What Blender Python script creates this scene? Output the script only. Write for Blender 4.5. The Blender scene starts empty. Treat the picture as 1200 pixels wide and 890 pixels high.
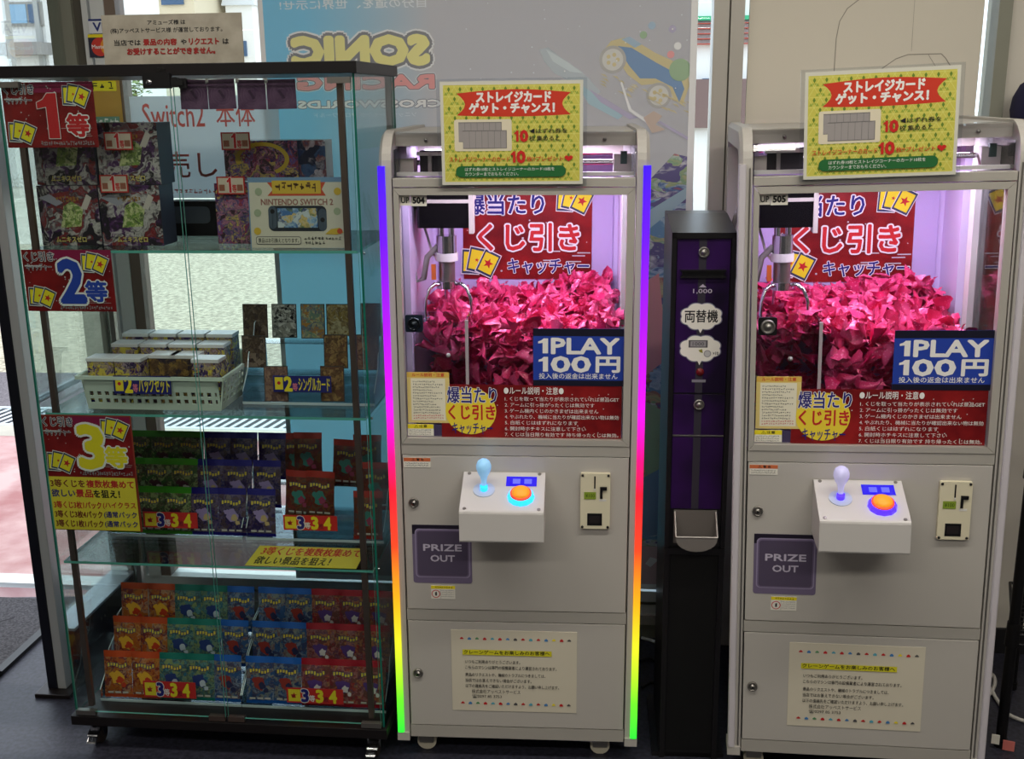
import bpy, bmesh, math, random
from math import sin, cos, pi, radians, atan2, hypot
from mathutils import Matrix, Vector
sc = bpy.context.scene
COL = sc.collection

# ------------------------------------------------------------------ camera
EYE = 1.545
FPX, PITCH, ROLL = 1270.0, 0.2545, -0.0125
cam_data = bpy.data.cameras.new('camera')
cam_data.sensor_width = 36.0
cam_data.lens = FPX * 36.0 / 1200.0
cam_data.clip_start = 0.02
cam_data.clip_end = 400
cam = bpy.data.objects.new('camera', cam_data)
COL.objects.link(cam)
_f = Vector((0, cos(PITCH), -sin(PITCH)))
_u = Vector((0, sin(PITCH), cos(PITCH)))
_r = Vector((1, 0, 0))
_R = _r * cos(ROLL) + _u * sin(ROLL)
_U = -_r * sin(ROLL) + _u * cos(ROLL)
cam.matrix_world = Matrix(((_R.x, _U.x, -_f.x, 0), (_R.y, _U.y, -_f.y, 0), (_R.z, _U.z, -_f.z, EYE), (0, 0, 0, 1)))
sc.camera = cam

# ------------------------------------------------------------------ world, lights, exposure
sc.view_settings.view_transform = 'Standard'
sc.view_settings.look = 'None'
sc.view_settings.exposure = 0.0
sc.view_settings.gamma = 1.0
try:
    sc.view_settings.use_curve_mapping = False
    sc.cycles.use_denoising = True
    sc.cycles.transparent_max_bounces = 40
    sc.cycles.max_bounces = 8
    sc.cycles.caustics_reflective = False
    sc.cycles.sample_clamp_indirect = 6.0
except Exception:
    pass
w = bpy.data.worlds.new('world')
sc.world = w
w.use_nodes = True
w.node_tree.nodes['Background'].inputs[0].default_value = (0.78, 0.88, 1.0, 1)
w.node_tree.nodes['Background'].inputs[1].default_value = 2.4

SUN_STRENGTH = 1.5
sun = bpy.data.lights.new('sun', 'SUN')
sun.energy = SUN_STRENGTH
sun.angle = radians(0.6)
sun.color = (1.0, 0.95, 0.86)
so = bpy.data.objects.new('sun', sun)
COL.objects.link(so)
so.rotation_euler = Vector((0.55, -0.25, -0.95)).to_track_quat('-Z', 'Y').to_euler()

def area(name, loc, direction, sx, sy, energy, color=(1, 1, 1)):
    l = bpy.data.lights.new(name, 'AREA')
    l.shape = 'RECTANGLE'
    l.size = sx
    l.size_y = sy
    l.energy = energy
    l.color = color
    o = bpy.data.objects.new(name, l)
    COL.objects.link(o)
    o.location = loc
    o.rotation_euler = Vector(direction).to_track_quat('-Z', 'Y').to_euler()
    return o
TUBES = [(-1.1, -0.4), (0.35, -0.4), (1.5, -0.4), (-1.1, 1.3), (0.35, 1.3), (1.5, 1.3)]
TUBES += [(x, y) for y in (-5.5, -9.0, -12.0, -14.5) for x in (-7.4, -5.0, -2.6, -0.2, 2.0)]
for tx, ty in TUBES:
    area('tube_light', (tx, ty, 2.70), (0, 0, -1), 1.2, 0.09, 14.0 if ty > -2 else 11.0, (1.0, 0.955, 0.86))

# ------------------------------------------------------------------ frames (origin x, y and yaw) of what stands in the shop
CASE = (-0.6959, 2.3265, -0.1026)
MA = (0.009, 2.292, -0.0618)
MB_ = (0.7451, 2.1991, -0.1475)
CHG = (0.4115, 2.300, -0.075)
_cy = 0.6735
FRONT = (CASE[0] - sin(CASE[2]) * _cy, CASE[1] + cos(CASE[2]) * _cy, CASE[2])   # the shop window's plane

def fmat(fr):
    return Matrix.Translation((fr[0], fr[1], 0)) @ Matrix.Rotation(fr[2], 4, 'Z')

def pray(px, py):
    X, Y = px - 600, py - 445
    a = cos(ROLL) * X + sin(ROLL) * Y
    b = -sin(ROLL) * X + cos(ROLL) * Y
    return _r * (a / FPX) + _f - _u * (b / FPX)

def onp(fr, px, py, d=0.0):
    """where the sight line of a photo pixel meets a frame's upright plane at depth d: (local x, height)"""
    ux = Vector((cos(fr[2]), sin(fr[2]), 0))
    uy = Vector((-sin(fr[2]), cos(fr[2]), 0))
    o = Vector((fr[0], fr[1], 0)) + uy * d
    r = pray(px, py)
    P = r * (o.dot(uy) / r.dot(uy))
    return (P - o).dot(ux), P.z + EYE

def boxat(fr, x0, y0, x1, y1, d=0.0):
    """photo rectangle -> local (xa, xb, za, zb) on a frame plane"""
    a = onp(fr, x0, y0, d); b = onp(fr, x1, y0, d); c = onp(fr, x0, y1, d); e = onp(fr, x1, y1, d)
    return (a[0] + c[0]) / 2, (b[0] + e[0]) / 2, (c[1] + e[1]) / 2, (a[1] + b[1]) / 2

# ------------------------------------------------------------------ materials
MATS = {}

def srgb(c):
    return tuple(((v / 255.0) / 12.92 if v / 255.0 <= 0.04045 else ((v / 255.0 + 0.055) / 1.055) ** 2.4) for v in c)

def mat(name, rgb=(200, 200, 200), rough=0.5, metal=0.0, emit=0.0, ecol=None, spec=0.4, bump=0.0, bscale=200.0, trans=0.0):
    if name in MATS:
        return MATS[name]
    m = bpy.data.materials.new(name)
    m.use_nodes = True
    nt = m.node_tree
    b = nt.nodes['Principled BSDF']
    c = srgb(rgb)
    b.inputs['Base Color'].default_value = (*c, 1)
    b.inputs['Roughness'].default_value = rough
    b.inputs['Metallic'].default_value = metal
    b.inputs['Specular IOR Level'].default_value = spec
    if emit:
        b.inputs['Emission Color'].default_value = (*(srgb(ecol) if ecol else c), 1)
        b.inputs['Emission Strength'].default_value = emit
    if bump:
        n = nt.nodes.new('ShaderNodeTexNoise')
        n.inputs['Scale'].default_value = bscale
        t = nt.nodes.new('ShaderNodeTexCoord')
        nt.links.new(t.outputs['Object'], n.inputs['Vector'])
        bp = nt.nodes.new('ShaderNodeBump')
        bp.inputs['Strength'].default_value = bump
        bp.inputs['Distance'].default_value = 0.002
        nt.links.new(n.outputs['Fac'], bp.inputs['Height'])
        nt.links.new(bp.outputs['Normal'], b.inputs['Normal'])
    if trans:
        out = nt.nodes['Material Output']
        tr = nt.nodes.new('ShaderNodeBsdfTranslucent')
        tr.inputs['Color'].default_value = (*c, 1)
        mx = nt.nodes.new('ShaderNodeMixShader')
        mx.inputs[0].default_value = trans
        nt.links.new(b.outputs[0], mx.inputs[1])
        nt.links.new(tr.outputs[0], mx.inputs[2])
        nt.links.new(mx.outputs[0], out.inputs['Surface'])
    MATS[name] = m
    return m

def glass(name, tint=(240, 250, 248), refl=1.0, rough=0.0, ior=1.45):
    if name in MATS:
        return MATS[name]
    m = bpy.data.materials.new(name)
    m.use_nodes = True
    nt = m.node_tree
    for n in list(nt.nodes):
        nt.nodes.remove(n)
    out = nt.nodes.new('ShaderNodeOutputMaterial')
    tr = nt.nodes.new('ShaderNodeBsdfTransparent')
    tr.inputs[0].default_value = (*srgb(tint), 1)
    gl = nt.nodes.new('ShaderNodeBsdfGlossy')
    gl.inputs['Roughness'].default_value = rough
    fr = nt.nodes.new('ShaderNodeFresnel')
    fr.inputs[0].default_value = ior
    mu = nt.nodes.new('ShaderNodeMath')
    mu.operation = 'MULTIPLY'
    mu.inputs[1].default_value = refl
    mx = nt.nodes.new('ShaderNodeMixShader')
    nt.links.new(fr.outputs[0], mu.inputs[0])
    nt.links.new(mu.outputs[0], mx.inputs[0])
    nt.links.new(tr.outputs[0], mx.inputs[1])
    nt.links.new(gl.outputs[0], mx.inputs[2])
    nt.links.new(mx.outputs[0], out.inputs[0])
    MATS[name] = m
    return m

def art(name, cols, scale=60.0, rough=0.35, metal=0.0, vary=True, stretch=(1, 1, 1), detail=0.35, trans=0.0):
    """busy printed artwork: patches of several inks"""
    if name in MATS:
        return MATS[name]
    m = mat(name, cols[0], rough, metal, trans=trans)
    nt = m.node_tree
    b = nt.nodes['Principled BSDF']
    t = nt.nodes.new('ShaderNodeTexCoord')
    mp = nt.nodes.new('ShaderNodeMapping')
    mp.inputs['Scale'].default_value = stretch
    nt.links.new(t.outputs['Object'], mp.inputs['Vector'])
    nz = nt.nodes.new('ShaderNodeTexNoise')
    nz.inputs['Scale'].default_value = scale * 0.5
    nz.inputs['Detail'].default_value = 3
    nt.links.new(mp.outputs[0], nz.inputs['Vector'])
    add = nt.nodes.new('ShaderNodeMixRGB')
    add.inputs[0].default_value = detail * 0.12
    nt.links.new(mp.outputs[0], add.inputs[1])
    nt.links.new(nz.outputs['Color'], add.inputs[2])
    vec = add.outputs[0]
    if vary:
        oi = nt.nodes.new('ShaderNodeObjectInfo')
        va = nt.nodes.new('ShaderNodeVectorMath')
        va.operation = 'ADD'
        ml = nt.nodes.new('ShaderNodeMath')
        ml.operation = 'MULTIPLY'
        ml.inputs[1].default_value = 3.0
        nt.links.new(oi.outputs['Random'], ml.inputs[0])
        nt.links.new(vec, va.inputs[0])
        nt.links.new(ml.outputs[0], va.inputs[1])
        vec = va.outputs[0]
    vo = nt.nodes.new('ShaderNodeTexVoronoi')
    vo.inputs['Scale'].default_value = scale
    nt.links.new(vec, vo.inputs['Vector'])
    sp = nt.nodes.new('ShaderNodeSeparateColor')
    nt.links.new(vo.outputs['Color'], sp.inputs[0])
    rp = nt.nodes.new('ShaderNodeValToRGB')
    rp.color_ramp.interpolation = 'CONSTANT'
    el = rp.color_ramp.elements
    while len(el) < len(cols):
        el.new(0.5)
    for i, c in enumerate(cols):
        el[i].position = i / len(cols)
        el[i].color = (*srgb(c), 1)
    n2 = nt.nodes.new('ShaderNodeTexNoise')
    n2.inputs['Scale'].default_value = scale * 1.7
    n2.inputs['Detail'].default_value = 4
    nt.links.new(vec, n2.inputs['Vector'])
    m1_ = nt.nodes.new('ShaderNodeMath'); m1_.operation = 'MULTIPLY_ADD'
    nt.links.new(n2.outputs['Fac'], m1_.inputs[0])
    m1_.inputs[1].default_value = 0.8; m1_.inputs[2].default_value = -0.4
    m2_ = nt.nodes.new('ShaderNodeMath'); m2_.operation = 'ADD'; m2_.use_clamp = True
    nt.links.new(sp.outputs[0], m2_.inputs[0]); nt.links.new(m1_.outputs[0], m2_.inputs[1])
    nt.links.new(m2_.outputs[0], rp.inputs[0])
    rp.color_ramp.interpolation = 'LINEAR'
    nt.links.new(rp.outputs[0], b.inputs['Base Color'])
    return m

def speckle(name, c1, c2, scale, rough=0.8, bump=0.3, detail=6, lo=0.35, hi=0.65, spec=0.3):
    if name in MATS:
        return MATS[name]
    m = mat(name, c1, rough, spec=spec)
    nt = m.node_tree
    b = nt.nodes['Principled BSDF']
    t = nt.nodes.new('ShaderNodeTexCoord')
    n = nt.nodes.new('ShaderNodeTexNoise')
    n.inputs['Scale'].default_value = scale
    n.inputs['Detail'].default_value = detail
    nt.links.new(t.outputs['Object'], n.inputs['Vector'])
    rp = nt.nodes.new('ShaderNodeValToRGB')
    rp.color_ramp.elements[0].position = lo
    rp.color_ramp.elements[1].position = hi
    rp.color_ramp.elements[0].color = (*srgb(c1), 1)
    rp.color_ramp.elements[1].color = (*srgb(c2), 1)
    nt.links.new(n.outputs['Fac'], rp.inputs[0])
    nt.links.new(rp.outputs[0], b.inputs['Base Color'])
    bp = nt.nodes.new('ShaderNodeBump')
    bp.inputs['Strength'].default_value = bump
    bp.inputs['Distance'].default_value = 0.004
    nt.links.new(n.outputs['Fac'], bp.inputs['Height'])
    nt.links.new(bp.outputs['Normal'], b.inputs['Normal'])
    return m

PAINT = mat('machine_paint', (187, 182, 175), 0.45, spec=0.35, bump=0.05, bscale=400)
ALU = mat('brushed_frame', (190, 185, 176), 0.35, metal=0.25)
GAP = mat('dark_gap', (22, 21, 22), 0.8)
BLACK = mat('black_plastic', (16, 15, 17), 0.4)
MATTEB = mat('matte_black', (14, 13, 14), 0.75)
WHITE = mat('white_plastic', (222, 219, 214), 0.4)
CHROME = mat('chrome', (205, 205, 208), 0.18, metal=1.0)
STEEL = mat('satin_steel', (150, 146, 140), 0.35, metal=0.9)
BRONZE = mat('brown_steel', (118, 100, 92), 0.35, metal=0.8)
LAV = mat('lavender_panel', (214, 196, 232), 0.45)
PURPLE = mat('purple_panel', (52, 18, 84), 0.35)
ACRYL = glass('clear_acrylic', (246, 248, 250), 0.9)
PANE = glass('cabinet_glass', (250, 254, 253), 0.4)
SHELFG = glass('shelf_glass', (240, 250, 248), 0.9)
WPANE = glass('machine_window_glass', (246, 248, 248), 0.35)
SHOPG = glass('shop_window_glass', (250, 253, 253), 0.9)
GEDGE = mat('green_glass_edge', (22, 104, 88), 0.15, spec=0.6)
GEDGEL = mat('light_green_glass_edge', (96, 176, 160), 0.2, spec=0.6)
INK = mat('black_ink', (22, 20, 22), 0.6)
PAPER = mat('white_paper', (232, 228, 216), 0.6)
RED = mat('red_ink', (196, 36, 40), 0.5)
NAVY = mat('navy_ink', (30, 28, 120), 0.5)
BLUE = mat('blue_ink', (34, 58, 168), 0.45)
YEL = mat('yellow_ink', (240, 222, 40), 0.5)
GREY = mat('grey_ink', (150, 146, 148), 0.6)
DGREY = mat('dark_grey_ink', (84, 82, 84), 0.6)
TWHITE = mat('white_ink', (238, 236, 232), 0.55)
PREDD = speckle('poster_red_ground', (106, 14, 20), (150, 30, 30), 14, 0.4, 0.0, 4)
ORANGE = mat('orange_ink', (226, 96, 34), 0.5)

# ------------------------------------------------------------------ mesh builder
class MB:
    def __init__(s):
        s.v = []; s.f = []; s.mi = []; s.ms = []; s.sm = []
    def m(s, mt):
        if mt not in s.ms:
            s.ms.append(mt)
        return s.ms.index(mt)
    def add(s, vs, fs, mt, smooth=False):
        o = len(s.v); k = s.m(mt)
        s.v.extend(vs)
        for f in fs:
            s.f.append([i + o for i in f]); s.mi.append(k); s.sm.append(smooth)
    def box(s, x0, x1, y0, y1, z0, z1, mt, skip=()):
        vs = [(x0, y0, z0), (x1, y0, z0), (x1, y1, z0), (x0, y1, z0), (x0, y0, z1), (x1, y0, z1), (x1, y1, z1), (x0, y1, z1)]
        fs = {'bottom': (0, 3, 2, 1), 'top': (4, 5, 6, 7), 'front': (0, 1, 5, 4), 'right': (1, 2, 6, 5), 'back': (2, 3, 7, 6), 'left': (3, 0, 4, 7)}
        s.add(vs, [f for k, f in fs.items() if k not in skip], mt)
        return s
    def poly(s, pts, y, mt):
        """flat polygon facing -y from (x, z) points"""
        s.add([(p[0], y, p[1]) for p in pts], [list(range(len(pts)))], mt)
    def prism(s, pts, a0, a1, mt, axis='y', smooth=False, capmat=None):
        n = len(pts)
        def P(p, a):
            return (p[0], a, p[1]) if axis == 'y' else ((a, p[0], p[1]) if axis == 'x' else (p[0], p[1], a))
        vs = [P(p, a0) for p in pts] + [P(p, a1) for p in pts]
        s.add(vs, [(i, (i + 1) % n, (i + 1) % n + n, i + n) for i in range(n)], mt, smooth)
        s.add(vs, [list(range(n)), list(range(2 * n - 1, n - 1, -1))], capmat or mt)
    def rbox(s, x0, x1, y0, y1, z0, z1, r, mt, axis='y', seg=4):
        if axis == 'y':
            s.prism(rrect(x0, x1, z0, z1, r, seg), y0, y1, mt, 'y')
        elif axis == 'z':
            s.prism(rrect(x0, x1, y0, y1, r, seg), z0, z1, mt, 'z')
        else:
            s.prism(rrect(y0, y1, z0, z1, r, seg), x0, x1, mt, 'x')
    def cyl(s, p0, p1, r0, mt, r1=None, seg=14, caps=True, smooth=True):
        s.tube([p0, p1], [r0, r0 if r1 is None else r1], mt, seg, caps, smooth)
    def tube(s, pts, r, mt, seg=8, caps=True, smooth=True):
        pts = [Vector(p) for p in pts]
        n = len(pts)
        rs = r if isinstance(r, (list, tuple)) else [r] * n
        vs = []
        t0 = (pts[1] - pts[0]).normalized()
        up = Vector((0, 0, 1)) if abs(t0.z) < 0.9 else Vector((1, 0, 0))
        a = t0.cross(up).normalized()
        for i, p in enumerate(pts):
            t = (pts[min(i + 1, n - 1)] - pts[max(i - 1, 0)]).normalized()
            a = (a - t * a.dot(t)).normalized()
            b = t.cross(a)
            for k in range(seg):
                q = 2 * pi * k / seg
                vs.append(tuple(p + (a * cos(q) + b * sin(q)) * rs[i]))
        fs = [(i * seg + k, i * seg + (k + 1) % seg, (i + 1) * seg + (k + 1) % seg, (i + 1) * seg + k) for i in range(n - 1) for k in range(seg)]
        s.add(vs, fs, mt, smooth)
        if caps:
            s.add(vs[:seg], [list(range(seg))[::-1]], mt)
            s.add(vs[-seg:], [list(range(seg))], mt)
    def lathe(s, prof, c, mt, axis='z', seg=20, smooth=True):
        vs = []
        for (r, h) in prof:
            for k in range(seg):
                q = 2 * pi * k / seg
                if axis == 'z':
                    vs.append((c[0] + r * cos(q), c[1] + r * sin(q), c[2] + h))
                else:
                    vs.append((c[0] + r * cos(q), c[1] - h, c[2] + r * sin(q)))
        n = len(prof)
        s.add(vs, [(i * seg + k, i * seg + (k + 1) % seg, (i + 1) * seg + (k + 1) % seg, (i + 1) * seg + k) for i in range(n - 1) for k in range(seg)], mt, smooth)
        s.add(vs[-seg:], [list(range(seg))], mt)
        s.add(vs[:seg], [list(range(seg))[::-1]], mt)
    def xf(s, M, start=0):
        for i in range(start, len(s.v)):
            s.v[i] = tuple(M @ Vector(s.v[i]))
        return s
    def build(s, name, parent=None, bevel=0.0):
        me = bpy.data.meshes.new(name)
        me.from_pydata(s.v, [], s.f)
        for mt in s.ms:
            me.materials.append(mt)
        me.polygons.foreach_set('material_index', s.mi)
        me.polygons.foreach_set('use_smooth', s.sm)
        me.update()
        o = bpy.data.objects.new(name, me)
        COL.objects.link(o)
        if parent is not None:
            o.parent = parent
        if bevel:
            md = o.modifiers.new('bevel', 'BEVEL')
            md.width = bevel
            md.segments = 2
            md.limit_method = 'ANGLE'
        return o

def rrect(x0, x1, z0, z1, r, seg=4):
    pts = []
    for (cx, cz, a0) in ((x1 - r, z1 - r, 0), (x0 + r, z1 - r, 90), (x0 + r, z0 + r, 180), (x1 - r, z0 + r, 270)):
        for k in range(seg + 1):
            a = radians(a0 + 90.0 * k / seg)
            pts.append((cx + r * cos(a), cz + r * sin(a)))
    return pts

def circ(cx, cz, rx, rz=None, n=28):
    rz = rz or rx
    return [(cx + rx * cos(2 * pi * k / n), cz + rz * sin(2 * pi * k / n)) for k in range(n)]

# ------------------------------------------------------------------ lettering
_TXT = {}

def glyphs(body, off=0.0):
    key = (body, round(off, 4))
    if key not in _TXT:
        cu = bpy.data.curves.new('lettering', 'FONT')
        cu.body = body
        cu.offset = off
        cu.resolution_u = 2
        o = bpy.data.objects.new('lettering', cu)
        COL.objects.link(o)
        bpy.context.view_layer.update()
        me = bpy.data.meshes.new_from_object(o.evaluated_get(bpy.context.evaluated_depsgraph_get()))
        vs = [(v.co.x, v.co.y) for v in me.vertices]
        fs = [tuple(p.vertices) for p in me.polygons]
        bpy.data.objects.remove(o)
        bpy.data.curves.remove(cu)
        bpy.data.meshes.remove(me)
        _TXT[key] = (vs, fs)
    return _TXT[key]

class Sheet(MB):
    """a thin printed sheet: x across from its left edge, z up from its foot, facing -y"""
    def __init__(s, w, h, ground, thick=0.0012, back=None):
        super().__init__()
        s.w, s.h, s.k = w, h, 0
        s.box(0, w, 0, thick, 0, h, back or ground)
        if back:
            s.poly([(0, 0), (w, 0), (w, h), (0, h)], s.ly(), ground)
    def ly(s):
        s.k += 1
        return -0.00005 * s.k
    def rect(s, u0, v0, u1, v1, mt):
        s.poly([(u0 * s.w, v0 * s.h), (u1 * s.w, v0 * s.h), (u1 * s.w, v1 * s.h), (u0 * s.w, v1 * s.h)], s.ly(), mt)
    def shape(s, pts, mt):
        s.poly([(u * s.w, v * s.h) for u, v in pts], s.ly(), mt)
    def rrect(s, u0, v0, u1, v1, r, mt):
        s.poly(rrect(u0 * s.w, u1 * s.w, v0 * s.h, v1 * s.h, r), s.ly(), mt)
    def disc(s, u, v, r, mt, rz=None):
        s.poly(circ(u * s.w, v * s.h, r, rz), s.ly(), mt)
    def text(s, body, u0, v0, u1, v1, mt, bold=0.012, outline=(), mirror=False, keep=False, slant=0.0):
        bv, _ = glyphs(body, 0.0)
        xs = [p[0] for p in bv]; zs = [p[1] for p in bv]
        bx0, bx1, bz0, bz1 = min(xs), max(xs), min(zs), max(zs)
        kx = (u1 - u0) * s.w / (bx1 - bx0)
        kz = (v1 - v0) * s.h / (bz1 - bz0)
        if keep:
            kx = min(kx, kz)
        vs, fs = glyphs(body, 0.0)
        for mtl, off in list(outline) + [(mt, bold)]:
            y = s.ly()
            r = off * min(kx, kz)
            n = 1 if off < 0.007 else (4 if off <= 0.016 else (7 if off <= 0.04 else 14))
            for q in range(n):
                dx, dz = (0, 0) if n == 1 else (r * cos(2 * pi * q / n + pi / 4), r * sin(2 * pi * q / n + pi / 4))
                pv = []
                for (x, z) in vs:
                    Z = (z - bz0) * kz
                    X = (x - bx0) * kx + slant * Z
                    if mirror:
                        X = (u1 - u0) * s.w - X
                    pv.append((u0 * s.w + X + dx, y - 0.000006 * q, v0 * s.h + Z + dz))
                s.add(pv, fs, mtl)
            s.k += 0 if n == 1 else (1 if n < 8 else 2)
    def scribble(s, u0, v0, u1, v1, mt, n, rng, bold=0.14):
        """a line of print too small to read"""
        y = s.ly()
        cw = (u1 - u0) * s.w / n
        ch = (v1 - v0) * s.h
        X0, Z0 = u0 * s.w, v0 * s.h
        for i in range(n):
            x = X0 + i * cw
            for _ in range(rng.randint(2, 3)):
                z = Z0 + ch * rng.uniform(0.05, 0.85)
                a, b = rng.uniform(0, 0.3), rng.uniform(0.6, 0.9)
                t = ch * bold
                s.add([(x + a * cw, y, z), (x + b * cw, y, z), (x + b * cw, y, z + t), (x + a * cw, y, z + t)], [(0, 1, 2, 3)], mt)
            xx = x + cw * rng.uniform(0.15, 0.7)
            t = cw * bold
            z0, z1 = Z0 + ch * rng.uniform(0, 0.4), Z0 + ch * rng.uniform(0.6, 1)
            s.add([(xx, y, z0), (xx + t, y, z0), (xx + t, y, z1), (xx, y, z1)], [(0, 1, 2, 3)], mt)

def one(s, u0, v0, u1, v1, m_, outline=()):
    """a heavy upright figure 1 with its flag"""
    def pts(g):
        X0, X1, Z0, Z1 = u0 * s.w, u1 * s.w, v0 * s.h, v1 * s.h
        W_, H_ = X1 - X0, Z1 - Z0
        st = X0 + 0.45 * W_
        return [(st - g, Z0 - g), (X1 + g, Z0 - g), (X1 + g, Z1 + g), (X0 + 0.55 * W_ - g * .4, Z1 + g), (X0 + 0.30 * W_, Z0 + 0.86 * H_ + g), (X0 - g, Z0 + 0.80 * H_ + g * .6), (X0 - g, Z0 + 0.66 * H_ - g), (st - g, Z0 + 0.70 * H_ - g)]
    for mt, g in list(outline) + [(m_, 0.0)]:
        s.poly(pts(g), s.ly(), mt)

def star(cx, cz, r, n=5, q=0.42, rot=pi / 2):
    return [((cx + (r if k % 2 == 0 else r * q) * cos(rot + pi * k / n)), (cz + (r if k % 2 == 0 else r * q) * sin(rot + pi * k / n))) for k in range(2 * n)]

def card_fan(s, u, v, size):
    """three yellow cards with a red star, fanned"""
    cx, cz = u * s.w, v * s.h
    for i, (dx, dz, a) in enumerate(((-0.42, 0.06, -3), (-0.2, 0.12, -12), (0.2, 0.0, -26))):
        ca, sa = cos(radians(a)), sin(radians(a))
        def R(x, z):
            x *= size; z *= size
            return (cx + dx * size + x * ca - z * sa, cz + dz * size + x * sa + z * ca)
        for k, mt in ((1.0, TWHITE), (0.93, mat('card_rim', (52, 62, 92), 0.5)), (0.76, YEL)):
            s.poly([R(-0.32 * k, -0.45 * k), (R(0.32 * k, -0.45 * k)), R(0.32 * k, 0.45 * k), R(-0.32 * k, 0.45 * k)], s.ly(), mt)
        s.poly([R(*p) for p in star(0, 0, 0.19 if i == 2 else 0.08)], s.ly(), RED)

# ------------------------------------------------------------------ things
def tag(o, label=None, cat=None, group=None, kind=None):
    if label: o['label'] = label
    if cat: o['category'] = cat
    if group: o['group'] = group
    if kind: o['kind'] = kind
    return o

def empty(name, label, cat, fr, x=0, y=0, z=0, rz=0.0, ry=0.0, group=None):
    o = bpy.data.objects.new(name, None)
    o.empty_display_size = 0.05
    COL.objects.link(o)
    put(o, fr, x, y, z, rz, ry)
    return tag(o, label, cat, group)

def put(o, fr, x=0.0, y=0.0, z=0.0, rz=0.0, ry=0.0, rx=0.0):
    p = fmat(fr) @ Vector((x, y, z))
    o.location = p
    o.rotation_euler = (rx, ry, fr[2] + rz)
    return o

def struct(name, mb, fr=None, bevel=0.0):
    o = mb.build(name, None, bevel)
    if fr:
        put(o, fr)
    o['kind'] = 'structure'
    return o

def dup(o, fr=None, x=0, y=0, z=0, rz=0, ry=0, rx=0, label=None):
    r = o.copy()
    COL.objects.link(r)
    if fr:
        put(r, fr, x, y, z, rz, ry, rx)
    if label:
        r['label'] = label
    for ch in list(o.children):
        c = ch.copy(); COL.objects.link(c); c.parent = r
        for g in list(ch.children):
            d = g.copy(); COL.objects.link(d); d.parent = c
    return r
WORLD = (0.0, 0.0, 0.0)

# ================================================================== the setting
FLOOR = speckle('shop_floor', (38, 38, 47), (58, 58, 71), 90, 0.42, 0.12, 5)
WALLW = mat('wall_white', (214, 208, 196), 0.7, bump=0.05, bscale=60)
b = MB()
b.box(-9.0, 3.2, -17.0, 3.22, -0.06, 0.0, FLOOR)
struct('floor', b)
b = MB(); b.box(-9.0, 3.2, -17.0, 3.1, 2.85, 2.93, mat('ceiling_tile', (226, 222, 212), 0.8)); struct('ceiling', b)
b = MB(); b.box(-9.08, -9.0, -17.0, 4.1, 0, 2.85, WALLW); struct('wall_left', b)
b = MB(); b.box(3.2, 3.28, -17.0, 3.1, 0, 2.85, WALLW); struct('wall_right', b)
b = MB(); b.box(-9.08, 3.28, -17.08, -17.0, 0, 2.85, WALLW); struct('wall_rear', b)
# front wall with the shop window
b = MB(); b.box(1.868, 3.95, 0.0, 0.08, 0.0, 2.9, WALLW)
struct('wall_front', b, FRONT)
b = MB(); b.box(-8.6, -2.3, 0.0, 0.08, 0.0, 2.9, WALLW); struct('wall_entrance', b, FRONT)
b = MB(); b.box(-2.3, 1.868, 0.0, 0.08, 2.35, 2.9, WALLW); struct('wall_header', b, FRONT)
b = MB(); b.box(1.86, 3.9, -0.012, -0.001, 0.0, 0.075, mat('baseboard_black', (26, 25, 27), 0.5)); struct('baseboard_front', b, FRONT)
POSTG = mat('window_post_grey', (138, 138, 124), 0.5, metal=0.1)
POSTD = mat('window_post_dark', (88, 84, 74), 0.5, metal=0.1)
POSTW = mat('window_post_pale', (216, 218, 216), 0.4, metal=0.1)
POSTB = mat('window_post_brown', (120, 104, 92), 0.45, metal=0.1)
b = MB(); b.box(-0.606, -0.54, 0.0, 0.06, 0, 2.35, POSTG); b.box(-0.54, -0.512, 0.012, 0.06, 0, 2.35, POSTD); b.box(-0.512, -0.496, 0.0, 0.06, 0, 2.35, POSTW)
struct('window_post', b, FRONT)
b = MB(); b.box(-0.488, -0.45, 0.0, 0.06, 0.14, 2.35, POSTW); b.box(-0.45, -0.42, 0.004, 0.06, 0.14, 2.35, POSTB); struct('window_mullion', b, FRONT)
b = MB(); b.box(1.152, 1.19, -0.03, 0.06, 0, 2.35, ALU); b.box(1.19, 1.194, -0.026, 0.06, 0, 2.35, POSTD); b.box(1.194, 1.228, -0.034, 0.06, 0, 2.35, ALU)
struct('window_mullion', b, FRONT)
b = MB(); b.box(1.838, 1.87, -0.03, 0.06, 0, 2.35, POSTG); struct('window_mullion', b, FRONT)
b = MB()
b.box(-0.496, 1.868, 0.0, 0.06, 0.08, 0.15, POSTW); b.box(-0.496, 1.868, -0.012, 0.06, 0.05, 0.08, ALU); b.box(-0.496, 1.868, 0.005, 0.06, 0.0, 0.05, POSTG)
b.box(-0.496, 1.868, -0.006, 0.0, 0.112, 0.118, POSTD)
struct('window_sill', b, FRONT)
b = MB(); b.box(-0.42, 1.152, 0.025, 0.031, 0.15, 2.35, SHOPG, skip=('top', 'bottom', 'left', 'right')); struct('window_1', b, FRONT)
b = MB(); b.box(1.228, 1.838, 0.025, 0.031, 0.15, 2.35, SHOPG, skip=('top', 'bottom', 'left', 'right')); struct('window_2', b, FRONT)
b = MB(); b.box(-2.0, -0.606, 0.2, 0.27, -0.005, 0.012, mat('threshold', (222, 224, 224), 0.3, metal=0.3)); struct('trim_1', b, FRONT)

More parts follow.
